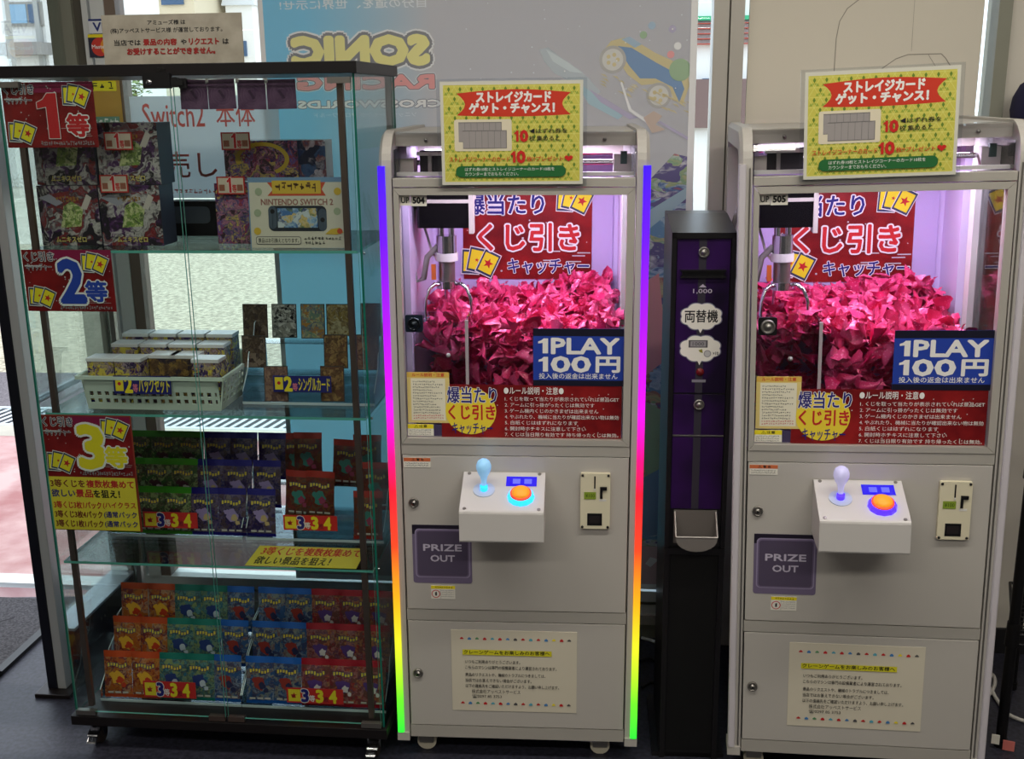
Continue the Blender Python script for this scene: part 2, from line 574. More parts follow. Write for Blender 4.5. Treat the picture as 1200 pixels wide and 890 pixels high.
# glazed entrance screen on the left: end post, foot plate, rails and pane
px_, py_ = -0.571, 0.245 - 0.6735
t = empty('entrance_screen', 'glazed entrance screen with black and silver end post left of the display case', 'screen', FRONT, px_, py_, 0)
b = MB(); b.box(-0.027, 0.0, 0, 0.05, 0.012, 2.6, mat('screen_black', (18, 20, 30), 0.35)); b.build('black_post', t, 0.002)
b = MB(); b.box(0.0, 0.024, 0.002, 0.05, 0.012, 2.6, mat('screen_silver', (186, 190, 190), 0.35, metal=0.3)); b.build('silver_post', t, 0.002)
b = MB(); b.box(-0.05, 0.05, -0.03, 0.085, 0.0, 0.012, mat('plate_brown', (40, 34, 34), 0.35, metal=0.5)); b.build('foot_plate', t, 0.002)
b = MB()
b.box(-0.03, 0.035, 0.055, 0.425, 0.0, 0.158, mat('screen_black', (18, 20, 30), 0.35))
b.box(-0.034, 0.039, 0.052, 0.425, 0.158, 0.166, mat('rail_cap', (176, 186, 198), 0.3, metal=0.3))
b.build('bottom_rail', t)
b = MB(); b.tube([(0.0, 0.05, 0.80), (0.0, 0.425, 0.80)], 0.009, mat('rail_cap', (176, 186, 198)), 10); b.build('middle_rail', t)
b = MB(); b.box(-0.003, 0.003, 0.05, 0.425, 0.166, 2.6, PANE, skip=('top', 'bottom', 'front', 'back')); b.build('glass_pane', t)
for k in range(2):
    b = MB(); b.cyl((0.0365, 0.20 + 0.02 * k, 0.12), (0.040, 0.20 + 0.02 * k, 0.12), 0.004, CHROME, seg=10); b.build('screw', t)

# entrance mat
MATM = speckle('mat_pile', (54, 53, 57), (84, 82, 86), 160, 0.95, 0.5, 3)
b = MB(); b.box(-2.3, -0.80, -0.35, 0.10, 0.0, 0.010, MATM)
rng = random.Random(3)
lnm = mat('mat_line', (40, 39, 43), 0.95)
for k in range(24):
    x, y = rng.uniform(-2.2, -0.95), rng.uniform(-0.33, 0.05)
    a = rng.choice((0.75, 0.75, -0.75)); L = rng.uniform(0.06, 0.14)
    dx, dy = cos(a) * L / 2, sin(a) * L / 2
    nx, ny = -sin(a) * 0.004, cos(a) * 0.004
    q = [(max(-2.29, min(-0.81, X)), max(-0.34, min(0.09, Y)), 0.0103) for X, Y in ((x - dx - nx, y - dy - ny), (x + dx - nx, y + dy - ny), (x + dx + nx, y + dy + ny), (x - dx + nx, y - dy + ny))]
    b.add(q, [(0, 1, 2, 3)], lnm)
b.box(-0.80, -0.775, -0.37, 0.10, 0.0, 0.012, BLACK); b.box(-2.3, -0.775, -0.375, -0.35, 0.0, 0.012, BLACK)
tag(put(b.build('door_mat'), FRONT), 'dark grey carpet mat with diagonal lines inside the entrance', 'door mat')

# ------------------------------------------------------------------ outside
PINK = speckle('pink_paving', (164, 112, 112), (200, 168, 166), 5, 0.85, 0.3, 8)
CONC = speckle('pale_concrete', (176, 170, 158), (206, 200, 186), 3, 0.9, 0.2, 8)
ASPH = speckle('dark_asphalt', (84, 78, 82), (122, 114, 118), 120, 0.9, 0.5, 4)
ROAD = speckle('sunlit_road', (140, 131, 114), (198, 188, 166), 26, 0.95, 0.5, 8)
b = MB(); b.box(-9, 9, 0.27, 1.85, -0.1, -0.02, PINK); b.box(-9, 9, 1.85, 2.02, -0.1, -0.019, CONC); struct('sidewalk_pavement', b, FRONT)
b = MB()
b.box(-14, 12, 2.35, 3.12, -0.12, -0.03, ASPH); b.box(-40, 40, 3.12, 9.0, -0.12, -0.032, ROAD); b.box(-60, 60, 9.0, 90, -0.12, -0.03, CONC)
struct('street', b, FRONT)
b = MB(); b.box(-9, 9, 2.02, 2.35, -0.1, -0.045, mat('grate_floor', (86, 86, 90), 0.8)); 
b.box(-9, 9, 2.02, 2.05, -0.1, -0.018, mat('grate_steel', (206, 214, 220), 0.4, metal=0.3)); b.box(-9, 9, 2.32, 2.35, -0.1, -0.018, mat('grate_steel'))
GS = mat('grate_steel')
for k in range(150):
    x = -4.2 + k * 0.05
    b.add([(x, 2.05, -0.022), (x + 0.022, 2.05, -0.022), (x + 0.07, 2.32, -0.022), (x + 0.048, 2.32, -0.022)], [(0, 1, 2, 3)], GS)
struct('street_drain_grating', b, FRONT)

def at_depth(px, py, d):
    return onp(FRONT, px, py, d)

# white house with a window, upper left
HW = mat('house_white', (240, 238, 234), 0.8)
D1 = 20.0
def hx(px, d, py=60): return at_depth(px, py, d)[0]
def hz(py, d, px=60): return at_depth(px, py, d)[1]
t = empty('house', 'white house with a sliding window and grey eaves beyond the street at upper left', 'house', FRONT, hx(10, D1), D1, -0.03)
ox, W2 = hx(10, D1), None
def rel(px, py): return at_depth(px, py, D1)[0] - ox, at_depth(px, py, D1)[1] + 0.03
x1 = rel(54, 40)[0]
b = MB(); b.box(x1 - 6.0, x1, 0, 6, 0, 7.5, HW); b.build('wall', t)
a = rel(12, 28); c = rel(47, 5)
b = MB(); b.box(a[0] - 0.05, c[0] + 0.05, -0.08, 0.02, a[1] - 0.05, c[1] + 0.05, mat('sash', (150, 146, 140), 0.5)); f_ = b.build('window', t)
b = MB(); m_ = (a[0] + c[0]) / 2
b.box(a[0], m_ + 0.08, -0.1, -0.081, a[1], c[1], mat('pane_blue', (140, 176, 204), 0.1)); b.box(m_ + 0.12, c[0], -0.09, -0.081, a[1], c[1], mat('pane_dark', (70, 96, 128), 0.1)); b.build('pane', f_)
z0 = rel(30, 45)[1]
b = MB(); b.box(a[0] - 0.2, x1 + 0.1, -0.5, 0, z0 - 0.35, z0 - 0.1, mat('eave_grey', (150, 146, 142), 0.7)); b.build('canopy', t)
b = MB(); b.box(x1 - 0.16, x1 - 0.06, -0.12, -0.01, 0, 7.4, mat('pipe_grey', (168, 168, 166), 0.5)); b.build('drainpipe', t)

D2 = 34.0
def building(name, label, px0, px1, ytop, d, wallm, roofm, wins, roof='flat', deep=6.0):
    c0, c1 = at_depth(px0, 60, d), at_depth(px1, 60, d)
    zt = at_depth((px0 + px1) / 2, ytop, d)[1]
    t = empty(name, label, 'building', FRONT, c0[0], d, -0.03)
    W = c1[0] - c0[0]
    b = MB(); b.box(0, W, 0, deep, 0, zt + 0.03, wallm); b.build('wall', t)
    if roof == 'gable':
        b = MB(); b.prism([(-0.3, zt), (W + 0.3, zt), (W / 2, zt + W * 0.34)], -0.4, deep + 0.4, roofm, 'y'); b.build('roof', t)
    elif roof == 'spire':
        b = MB(); b.add([(-.1, -.1, zt), (W + .1, -.1, zt), (W + .1, W, zt), (-.1, W, zt), (W / 2, W / 2, zt + 2.6)], [(0, 1, 4), (1, 2, 4), (2, 3, 4), (3, 0, 4), (3, 2, 1, 0)], roofm); b.build('roof', t)
    else:
        b = MB(); b.box(-0.15, W + 0.15, -0.15, deep, zt, zt + 0.35, roofm); b.build('roof', t)
    for (a0, b0, a1, b1) in wins:
        p, q = at_depth(a0, b1, d), at_depth(a1, b0, d)
        b = MB(); b.box(p[0] - c0[0], q[0] - c0[0], -0.06, 0.02, p[1] + 0.03, q[1] + 0.03, mat('pane_dark')); b.build('window', t)
    return t
building('building', 'beige building with a dark window beyond the street above the notice board', 128, 232, -18, 30.0, mat('house_beige', (214, 200, 172), 0.8), mat('roof_grey', (150, 146, 140), 0.7), [(152, 4, 172, 16), (190, -6, 215, 6)])
building('building', 'narrow white tower with a pointed roof beyond the street right of the notice board', 268, 299, 5, 32.0, HW, mat('roof_white', (212, 214, 214), 0.7), [(283, 48, 289, 66)], 'spire')
building('building', 'low cream building across the street seen between the hanging purple cards and notice', 150, 236, 66, 27.0, mat('house_cream', (232, 226, 206), 0.8), mat('roof_tan', (196, 182, 160), 0.8), [(165, 96, 180, 112)], deep=2.5)
t = building('shop', 'white shop with green line and red striped awning seen beside the window post', 800, 905, -60, 12.0, mat('shop_white', (232, 230, 226), 0.8), HW, [(822, 92, 834, 118)], deep=4)
t['category'] = 'shop'
def shopband(nm, y0, y1, m_):
    p, q = at_depth(800, y1, 12.0), at_depth(905, y0, 12.0)
    x0 = at_depth(800, 60, 12.0)[0]
    b = MB(); b.box(p[0] - x0, q[0] - x0, -0.12, 0.0, p[1] + 0.03, q[1] + 0.03, m_); b.build(nm, t)
shopband('fascia', 18, 25, mat('shop_green', (60, 168, 120), 0.6))
for k in range(5):
    shopband('awning', 26 + 6 * k, 29 + 6 * k, mat('awning_red', (178, 84, 70), 0.7))
shopband('door_screen', 92, 150, mat('shop_dark', (120, 96, 92), 0.6))
# lattice fence
d = 17.5
p, q = at_depth(-60, 214, d), at_depth(42, 150, d)
b = MB()
x0, x1, z0, z1 = p[0], q[0], -0.03, q[1]
LW = mat('fence_white', (232, 230, 224), 0.6)
n = 22
for k in range(n):
    x = x0 + (x1 - x0) * k / n
    for sgn in (0, 1):
        xa, xb = (x, x + (z1 - z0) * 0.8) if sgn else (x + (z1 - z0) * 0.8, x)
        xa, xb = min(xa, x1), min(xb, x1)
        b.add([(xa - .012, 0, z0), (xa + .012, 0, z0), (xb + .012, 0, z1), (xb - .012, 0, z1), (xa - .012, .02, z0), (xa + .012, .02, z0), (xb + .012, .02, z1), (xb - .012, .02, z1)],
              [(0, 1, 2, 3), (7, 6, 5, 4), (0, 3, 7, 4), (1, 5, 6, 2)], LW)
b.box(x0, x1, -0.02, 0.04, z1 - 0.04, z1, LW); b.box(x1 - 0.04, x1, -0.02, 0.05, z0, z1, LW)
tag(put(b.build('lattice_fence'), FRONT, 0, d, 0), 'white lattice fence across the street at far left', 'fence')
# small tree beyond the street
TL = speckle('tree_green', (92, 112, 60), (150, 162, 104), 3, 0.9, 0.3)
d = 15.0
p = at_depth(158, 104, d)
t = empty('tree', 'small leafy green tree across the street behind the yellow window poster', 'tree', FRONT, p[0], d, -0.03)
b = MB(); b.tube([(0, 0, 0), (0.02, 0, p[1] * .6), (0, 0.02, p[1])], [0.05, 0.04, 0.02], mat('bark', (96, 82, 66), 0.9)); b.build('trunk', t)
b = MB(); rng = random.Random(9)
for k in range(260):
    v = Vector((rng.gauss(0, 1), rng.gauss(0, 1), rng.gauss(0, 1))).normalized() * rng.uniform(0.1, 0.34)
    c = v + Vector((0, 0, p[1] + 0.1)); a = rng.uniform(0, 6.3); s_ = 0.05
    u1 = Vector((cos(a), sin(a), rng.uniform(-.5, .5))) * s_; u2 = Vector((-sin(a), cos(a), rng.uniform(-.5, .5))) * s_ * 0.5
    b.add([tuple(c - u1), tuple(c + u2), tuple(c + u1), tuple(c - u2)], [(0, 1, 2, 3)], TL)
b.build('crown', t)
# utility pole
p = at_depth(18, 100, 14.0)
b = MB(); b.tube([(0, 0, -0.03), (0, 0, 6.5)], [0.06, 0.05], mat('pole_grey', (176, 174, 168), 0.7)); tag(put(b.build('utility_pole'), FRONT, p[0], 14.0, 0), 'slim grey utility pole across the street in front of the white house', 'pole')

# ------------------------------------------------------------------ printed sheets on the shop window
def sheet_at(name, rect, d, fr, ground, thick=0.001, back=None):
    xa, xb, za, zb = boxat(fr, *rect, d)
    return Sheet(xb - xa, zb - za, ground, thick, back), xa, za

# the big banner, printed to be read from the street: its lettering shows mirrored from inside
def banner_ground():
    m = mat('banner_print_haze', (150, 150, 156), 0.12, spec=0.6, trans=0.8)
    nt = m.node_tree
    tc = nt.nodes.new('ShaderNodeTexCoord')
    sx = nt.nodes.new('ShaderNodeSeparateXYZ')
    nt.links.new(tc.outputs['Object'], sx.inputs[0])
    rp = nt.nodes.new('ShaderNodeValToRGB')
    e = rp.color_ramp.elements
    e[0].position = 0.12; e[0].color = (*srgb((176, 214, 226)), 1)
    e[1].position = 0.46; e[1].color = (*srgb((220, 214, 212)), 1)  # grey at upper right paints in reflected haze from indoors
    nt.links.new(sx.outputs[0], rp.inputs[0])
    rz_ = nt.nodes.new('ShaderNodeValToRGB')
    e = rz_.color_ramp.elements
    e[0].position = 0.93; e[0].color = (1, 1, 1, 1)
    e[1].position = 0.99; e[1].color = (0, 0, 0, 1)
    nt.links.new(sx.outputs[2], rz_.inputs[0])
    mx = nt.nodes.new('ShaderNodeMixRGB')
    nt.links.new(rz_.outputs[0], mx.inputs[0])
    nt.links.new(rp.outputs[0], mx.inputs[1])
    mx.inputs[2].default_value = (*srgb((186, 224, 234)), 1)
    for nd in nt.nodes:
        if nd.type in ('BSDF_PRINCIPLED',):
            nt.links.new(mx.outputs[0], nd.inputs['Base Color'])
        if nd.type == 'BSDF_TRANSLUCENT':
            nt.links.new(mx.outputs[0], nd.inputs['Color'])
    return m
BX0, BX1, BZ0, BZ1 = -0.03, 1.115, 0.155, 2.2
BD = 0.012
s = Sheet(BX1 - BX0, BZ1 - BZ0, banner_ground(), 0.001)
BT = 0.0
def bu(px, py):
    x, z = onp(FRONT, px, py, BD)
    return (x - BX0) / s.w, (z - BZ0) / s.h
def bm(n, c): return mat('banner_' + n, tuple(v * 0.62 + 92 for v in c), 0.14, spec=0.4, trans=BT)  # inks paled to paint in the haze reflected on the window
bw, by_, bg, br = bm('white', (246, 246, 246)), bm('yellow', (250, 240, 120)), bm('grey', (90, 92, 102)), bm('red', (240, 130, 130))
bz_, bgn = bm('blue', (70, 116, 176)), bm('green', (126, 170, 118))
def btext(body, r, m_, bold=0.02, outline=(), slant=0.0):
    u0, v0 = bu(r[0], r[3]); u1, v1 = bu(r[2], r[1])
    s.text(body, u0, v0, u1, v1, m_, bold, outline, True, slant=slant)
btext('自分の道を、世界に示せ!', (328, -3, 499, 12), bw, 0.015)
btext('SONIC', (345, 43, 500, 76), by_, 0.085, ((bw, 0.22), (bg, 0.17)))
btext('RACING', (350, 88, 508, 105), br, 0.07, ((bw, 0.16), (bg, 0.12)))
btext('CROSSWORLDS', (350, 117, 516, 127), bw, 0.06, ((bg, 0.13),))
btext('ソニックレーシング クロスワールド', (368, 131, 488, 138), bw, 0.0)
# generic racing scene: an open car, a water scooter and speed streaks
def bshape(pts, m_): s.shape([bu(*p) for p in pts], m_)
def bdisc(px, py, r, m_):
    u, v = bu(px, py); s.disc(u, v, r * 2.95 / FPX, m_)
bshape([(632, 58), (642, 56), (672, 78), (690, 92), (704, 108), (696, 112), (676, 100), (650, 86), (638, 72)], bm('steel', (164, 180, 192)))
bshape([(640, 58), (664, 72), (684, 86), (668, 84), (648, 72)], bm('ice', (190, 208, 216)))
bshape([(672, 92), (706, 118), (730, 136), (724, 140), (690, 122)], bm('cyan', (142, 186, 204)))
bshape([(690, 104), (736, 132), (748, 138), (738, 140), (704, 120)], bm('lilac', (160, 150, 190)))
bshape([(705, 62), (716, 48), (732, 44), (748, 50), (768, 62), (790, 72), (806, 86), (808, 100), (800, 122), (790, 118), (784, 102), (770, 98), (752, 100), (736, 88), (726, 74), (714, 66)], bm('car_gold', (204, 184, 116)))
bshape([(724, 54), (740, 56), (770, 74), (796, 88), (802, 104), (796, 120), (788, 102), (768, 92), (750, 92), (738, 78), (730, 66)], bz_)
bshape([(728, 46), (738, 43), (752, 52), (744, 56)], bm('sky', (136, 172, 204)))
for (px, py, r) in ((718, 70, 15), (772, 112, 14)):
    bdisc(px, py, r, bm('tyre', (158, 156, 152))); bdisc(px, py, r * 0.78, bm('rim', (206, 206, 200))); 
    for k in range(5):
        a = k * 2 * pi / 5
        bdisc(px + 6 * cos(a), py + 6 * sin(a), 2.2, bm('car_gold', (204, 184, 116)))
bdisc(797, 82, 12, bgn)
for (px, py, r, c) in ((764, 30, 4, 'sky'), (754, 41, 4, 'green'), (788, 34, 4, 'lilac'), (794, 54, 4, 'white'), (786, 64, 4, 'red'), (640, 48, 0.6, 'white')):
    bdisc(px, py, r, MATS['banner_' + c])
rng = random.Random(5)
for k in range(30):
    px, py = rng.uniform(702, 806), 0
    py = 88 + (px - 702) * 0.36 + rng.uniform(-6, 12)
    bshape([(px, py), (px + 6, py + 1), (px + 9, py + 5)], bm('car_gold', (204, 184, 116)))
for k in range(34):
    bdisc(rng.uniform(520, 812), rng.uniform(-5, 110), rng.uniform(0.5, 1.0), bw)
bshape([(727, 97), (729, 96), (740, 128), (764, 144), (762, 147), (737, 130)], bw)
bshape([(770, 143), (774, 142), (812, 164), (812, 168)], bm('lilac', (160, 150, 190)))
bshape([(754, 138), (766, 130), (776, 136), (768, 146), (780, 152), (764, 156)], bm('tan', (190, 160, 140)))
# lower part: bands of abstract colour
ART1 = art('banner_art', [(120, 160, 196), (196, 214, 226), (88, 118, 170), (176, 108, 118), (210, 196, 150), (140, 176, 140), (214, 214, 220), (110, 104, 150)], 16, 0.5, 0, False, (1, 1, 1.6), 2.0, trans=0.0)
u0, v0 = bu(752, 560)
u1, v1 = bu(812, 205)
s.shape([bu(748, 420), bu(812, 420), bu(812, 185), bu(790, 180), bu(762, 210), bu(752, 240)], ART1)
s.shape([bu(738, 645), bu(812, 645), bu(812, 420), bu(748, 420)], ART1)
for (pts, c) in (([(755, 250), (812, 215), (812, 226), (756, 272)], 'cyan'), ([(756, 470), (775, 480), (800, 520), (760, 560), (752, 540)], 'green'), ([(752, 560), (790, 540), (800, 620), (750, 630)], 'blue'), ([(756, 330), (772, 320), (782, 420), (756, 440)], 'red')):
    bshape(pts, MATS['banner_' + c])
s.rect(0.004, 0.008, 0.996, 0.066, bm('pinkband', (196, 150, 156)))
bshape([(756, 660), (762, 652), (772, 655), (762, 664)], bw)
s.rect(0.0, 0.0, 1.0, 0.008, bw)
s.rect(0.985, 0.0, 1.0, 1.0, bw); s.rect(0.0, 0.0, 0.012, 1.0, bw)
tag(put(s.build('window_banner'), FRONT, BX0, BD, BZ0), 'large racing banner on the shop window with its lettering mirrored, read from the street', 'banner')

s, xa, za = sheet_at('n', (157, 112, 329, 232), -0.004, FRONT, mat('sheet_white_backlit', (232, 236, 240), 0.6, trans=0.6))
rb = mat('hand_red', (222, 104, 96), 0.6)
s.text('Switch2', 0.08, 0.70, 0.50, 0.93, rb, 0.008); s.text('本体', 0.58, 0.70, 0.84, 0.92, rb, 0.008)
s.text('売します', 0.20, 0.20, 0.95, 0.46, rb, 0.008)
rng = random.Random(2); s.scribble(0.15, 0.04, 0.75, 0.09, rb, 18, rng)
tag(put(s.build('window_notice'), FRONT, xa, -0.004, za), 'white sheet with red handwriting Switch2 taped to the shop window behind the case', 'notice')
s, xa, za = sheet_at('n', (107, 90, 146, 225), -0.004, FRONT, mat('yellow_backlit', (238, 198, 100), 0.6, trans=0.55))
s.rect(0.1, 0.88, 0.9, 0.97, YEL); s.scribble(0.15, 0.89, 0.85, 0.96, INK, 3, rng)
s.rect(0.1, 0.56, 0.9, 0.66, mat('teal_ink', (110, 150, 130), 0.6)); s.scribble(0.1, 0.58, 0.9, 0.65, TWHITE, 5, rng)
s.rect(0.05, 0.22, 0.6, 0.42, mat('dull_navy', (50, 50, 90), 0.6)); s.rect(0.3, 0.25, 0.55, 0.4, YEL)
tag(put(s.build('window_poster'), FRONT, xa, -0.004, za), 'narrow yellow poster on the shop window behind the first prize poster', 'poster')
s, xa, za = sheet_at('n', (104, 22, 140, 39), -0.004, FRONT, mat('card_white', (226, 228, 230), 0.5))
s.text('VISA', 0.14, 0.15, 0.98, 0.75, mat('visa_blue', (36, 50, 120), 0.5), 0.03)
s.rect(0, 0.86, 1, 1, mat('visa_blue'))
tag(put(s.build('payment_sticker'), FRONT, xa, -0.004, za), 'white and blue VISA payment sticker on the shop window left of the notice board', 'sticker')
s, xa, za = sheet_at('n', (104, 40, 140, 67), -0.004, FRONT, mat('card_navy', (44, 42, 62), 0.5))
s.rect(0.0, 0.86, 1, 1, YEL)
s.disc(0.36, 0.45, 0.024, mat('card_red', (206, 62, 50), 0.5)); s.disc(0.66, 0.45, 0.024, mat('card_orange', (232, 150, 50), 0.5))
s.text('MasterCard', 0.1, 0.38, 0.92, 0.54, TWHITE, 0.02)
tag(put(s.build('payment_sticker'), FRONT, xa, -0.004, za), 'dark payment sticker with red and orange discs on the shop window below the white one', 'sticker')

# the pale blank board behind the right-hand machine: the back of a standee
b = MB(); BRD = mat('board_back', (216, 209, 194), 0.75, bump=0.06, bscale=90)
b.box(1.243, 1.812, 0.0, 0.012, 0.15, 2.3, BRD)
CUT = mat('cut_line', (150, 144, 132), 0.8)
pts = []
def arc_line(mb, pix, wd=0.0022):
    P = [onp(FRONT, x, y, -0.0005) for x, y in pix]
    for (a, c) in zip(P, P[1:]):
        L = hypot(c[0] - a[0], c[1] - a[1]); nx, nz = -(c[1] - a[1]) / L * wd / 2, (c[0] - a[0]) / L * wd / 2
        mb.add([(a[0] - nx, -0.0005, a[1] - nz), (c[0] - nx, -0.0005, c[1] - nz), (c[0] + nx, -0.0005, c[1] + nz), (a[0] + nx, -0.0005, a[1] + nz)], [(0, 1, 2, 3)], CUT)
arc_line(b, [(976, 140), (977, 90), (980, 45), (984, 25), (993, 10), (1006, 0), (1020, -8)])
arc_line(b, [(1022, 96), (1034, 80), (1050, 69), (1064, 64), (1103, 63), (1108, 68), (1118, 84)])
arc_line(b, [(1088, 64), (1100, 84)], 0.0012)
arc_line(b, [(1068, 60), (1072, 0)], 0.0008)
tag(put(b.build('display_board'), FRONT), 'blank pale board with arched cut lines in the window behind the right claw machine', 'board')

# ================================================================== the two claw machines
def led_gradient():
    m = mat('led_tube', (240, 240, 240), 0.4)
    nt = m.node_tree
    bs = nt.nodes['Principled BSDF']
    tc = nt.nodes.new('ShaderNodeTexCoord')
    sx = nt.nodes.new('ShaderNodeSeparateXYZ')
    mr = nt.nodes.new('ShaderNodeMapRange')
    mr.inputs[1].default_value = 0.07; mr.inputs[2].default_value = 1.41
    nt.links.new(tc.outputs['Object'], sx.inputs[0])
    nt.links.new(sx.outputs[2], mr.inputs[0])
    rp = nt.nodes.new('ShaderNodeValToRGB')
    e = rp.color_ramp.elements
    stops = [(0.0, (40, 255, 60)), (0.07, (110, 255, 40)), (0.17, (235, 245, 40)), (0.26, (255, 180, 20)), (0.36, (255, 70, 30)), (0.46, (255, 20, 50)), (0.52, (255, 0, 130)), (0.60, (240, 0, 240)), (0.74, (180, 0, 255)), (0.88, (110, 0, 255)), (1.0, (60, 0, 255))]
    while len(e) < len(stops): e.new(0.5)
    for i, (p, c) in enumerate(stops):
        e[i].position = p; e[i].color = (*srgb(c), 1)
    nt.links.new(mr.outputs[0], rp.inputs[0])
    bs.inputs['Base Color'].default_value = (0.02, 0.02, 0.02, 1)
    nt.links.new(rp.outputs[0], bs.inputs['Emission Color'])
    bs.inputs['Emission Strength'].default_value = 1.15
    return m
LED = led_gradient()
LEDOFF = mat('led_cover_unlit', (206, 200, 206), 0.3)
CREAM = mat('cream_plastic', (222, 214, 186), 0.45)
CREAMW = mat('box_white', (208, 204, 200), 0.4)
GANTRY = mat('gantry_beige', (176, 168, 160), 0.45)
SHADE = mat('dark_window_film', (70, 62, 92), 0.25)
PHW = 0.2556

FOIL = mat('pink_foil', (226, 40, 104), 0.30, metal=0.12, spec=0.6)
def _foil():
    nt = FOIL.node_tree
    bs = nt.nodes['Principled BSDF']
    tc = nt.nodes.new('ShaderNodeTexCoord')
    oi = nt.nodes.new('ShaderNodeObjectInfo')
    hs = nt.nodes.new('ShaderNodeMapRange')
    hs.inputs[3].default_value = 0.0; hs.inputs[4].default_value = 1.0
    nt.links.new(oi.outputs['Random'], hs.inputs[0])
    mxa = nt.nodes.new('ShaderNodeMixRGB')
    mxa.inputs[1].default_value = (*srgb((214, 30, 96)), 1); mxa.inputs[2].default_value = (*srgb((240, 84, 142)), 1)
    nt.links.new(hs.outputs[0], mxa.inputs[0])
    vo = nt.nodes.new('ShaderNodeTexVoronoi')
    vo.inputs['Scale'].default_value = 140
    nt.links.new(tc.outputs['Object'], vo.inputs['Vector'])
    lt = nt.nodes.new('ShaderNodeMath'); lt.operation = 'LESS_THAN'; lt.inputs[1].default_value = 0.22
    nt.links.new(vo.outputs['Distance'], lt.inputs[0])
    mx = nt.nodes.new('ShaderNodeMixRGB')
    ml = nt.nodes.new('ShaderNodeMath'); ml.operation = 'MULTIPLY'; ml.inputs[1].default_value = 0.5
    nt.links.new(lt.outputs[0], ml.inputs[0])
    nt.links.new(ml.outputs[0], mx.inputs[0])
    nt.links.new(mxa.outputs[0], mx.inputs[1])
    mx.inputs[2].default_value = (*srgb((252, 170, 200)), 1)
    nt.links.new(mx.outputs[0], bs.inputs['Base Color'])
_foil()

def slip_mesh(seed):
    """a pink foil draw ticket rolled and folded into a cornet"""
    r = random.Random(seed)
    b = MB()
    nu, nv = 12, 6
    L = r.uniform(0.040, 0.050); R = r.uniform(0.017, 0.022)
    turn = r.uniform(1.15, 1.75) * pi
    vs = []
    for j in range(nv + 1):
        t = j / nv
        rad = R * (0.10 + 0.90 * t ** 0.8) * (1 + 0.10 * sin(5 * t + seed))
        fl = 0.55 + 0.25 * sin(seed * 1.7)              # pressed flat
        for i in range(nu + 1):
            a = -turn / 2 + turn * i / nu
            pr = 1 + (0.28 * (i / nu) * t if seed % 2 else 0.22 * (1 - i / nu) * t)
            crease = 1 + 0.16 * sin(3 * a + seed)
            x = cos(a) * rad * pr * crease
            y = sin(a) * rad * fl * pr
            z = (t - 0.5) * L + (0.010 * cos(a * 1.5 + seed) * t)
            n_ = 0.0022 * t
            vs.append((x + r.uniform(-n_, n_), y + 0.010 * (t - .5) ** 2 + r.uniform(-n_, n_), z + r.uniform(-n_, n_)))
    fs = [(j * (nu + 1) + i, j * (nu + 1) + i + 1, (j + 1) * (nu + 1) + i + 1, (j + 1) * (nu + 1) + i) for j in range(nv) for i in range(nu)]
    b.add(vs, fs, FOIL, True)
    # the twisted tail
    b.add([(0.001, 0, -L / 2), (0.010, 0.003, -L / 2 - 0.010), (-0.008, -0.003, -L / 2 - 0.012), (0, 0.006, -L / 2 - 0.006)], [(0, 1, 3), (0, 3, 2)], FOIL)
    return b
SLIPS = [slip_mesh(k) for k in range(6)]
_slip_me = []

def kuji_back(w, h):
    """red poster inside the machine: lettering and fanned cards"""
    s = Sheet(w, h, PREDD)
    rng = random.Random(11)
    for k in range(26):
        s.disc(rng.uniform(0.02, 0.98), rng.uniform(0.02, 0.98), rng.uniform(0.0012, 0.003), mat('poster_gold', (226, 168, 90), 0.5))
    for k in range(8):
        u, v = rng.uniform(0.6, 0.95), rng.uniform(0.12, 0.32)
        s.rect(u - 0.05, v, u + 0.05, v + 0.012, mat('poster_gold'))
    card_fan(s, 0.88, 0.84, h * 0.29); card_fan(s, 0.15, 0.17, h * 0.31)
    s.text('爆当たり', 0.02, 0.70, 0.63, 0.92, NAVY, 0.02, ((TWHITE, 0.075),))
    s.text('くじ引き', 0.12, 0.31, 0.90, 0.60, RED, 0.03, ((TWHITE, 0.085),))
    s.text('キャッチャー', 0.35, 0.06, 0.98, 0.22, NAVY, 0.02, ((TWHITE, 0.07),))
    return s

RULES = ['1. くじを取って当たりが表示されていれば景品GET', '2. アームに引っ掛かったくじは無効です', '3. ゲーム機内くじのかきまぜは出来ません', '4. やぶれたり、機械に当たりが確認出来ない物は無効', '5. 白紙くじははずれになります', '6. 開封時ホチキスに注意して下さい', '7. くじは当日限り有効です 持ち帰ったくじは無効。']

def sub(mb, name, parent, x, y, z):
    o = mb.build(name, parent)
    o.location = (x, y, z)
    return o

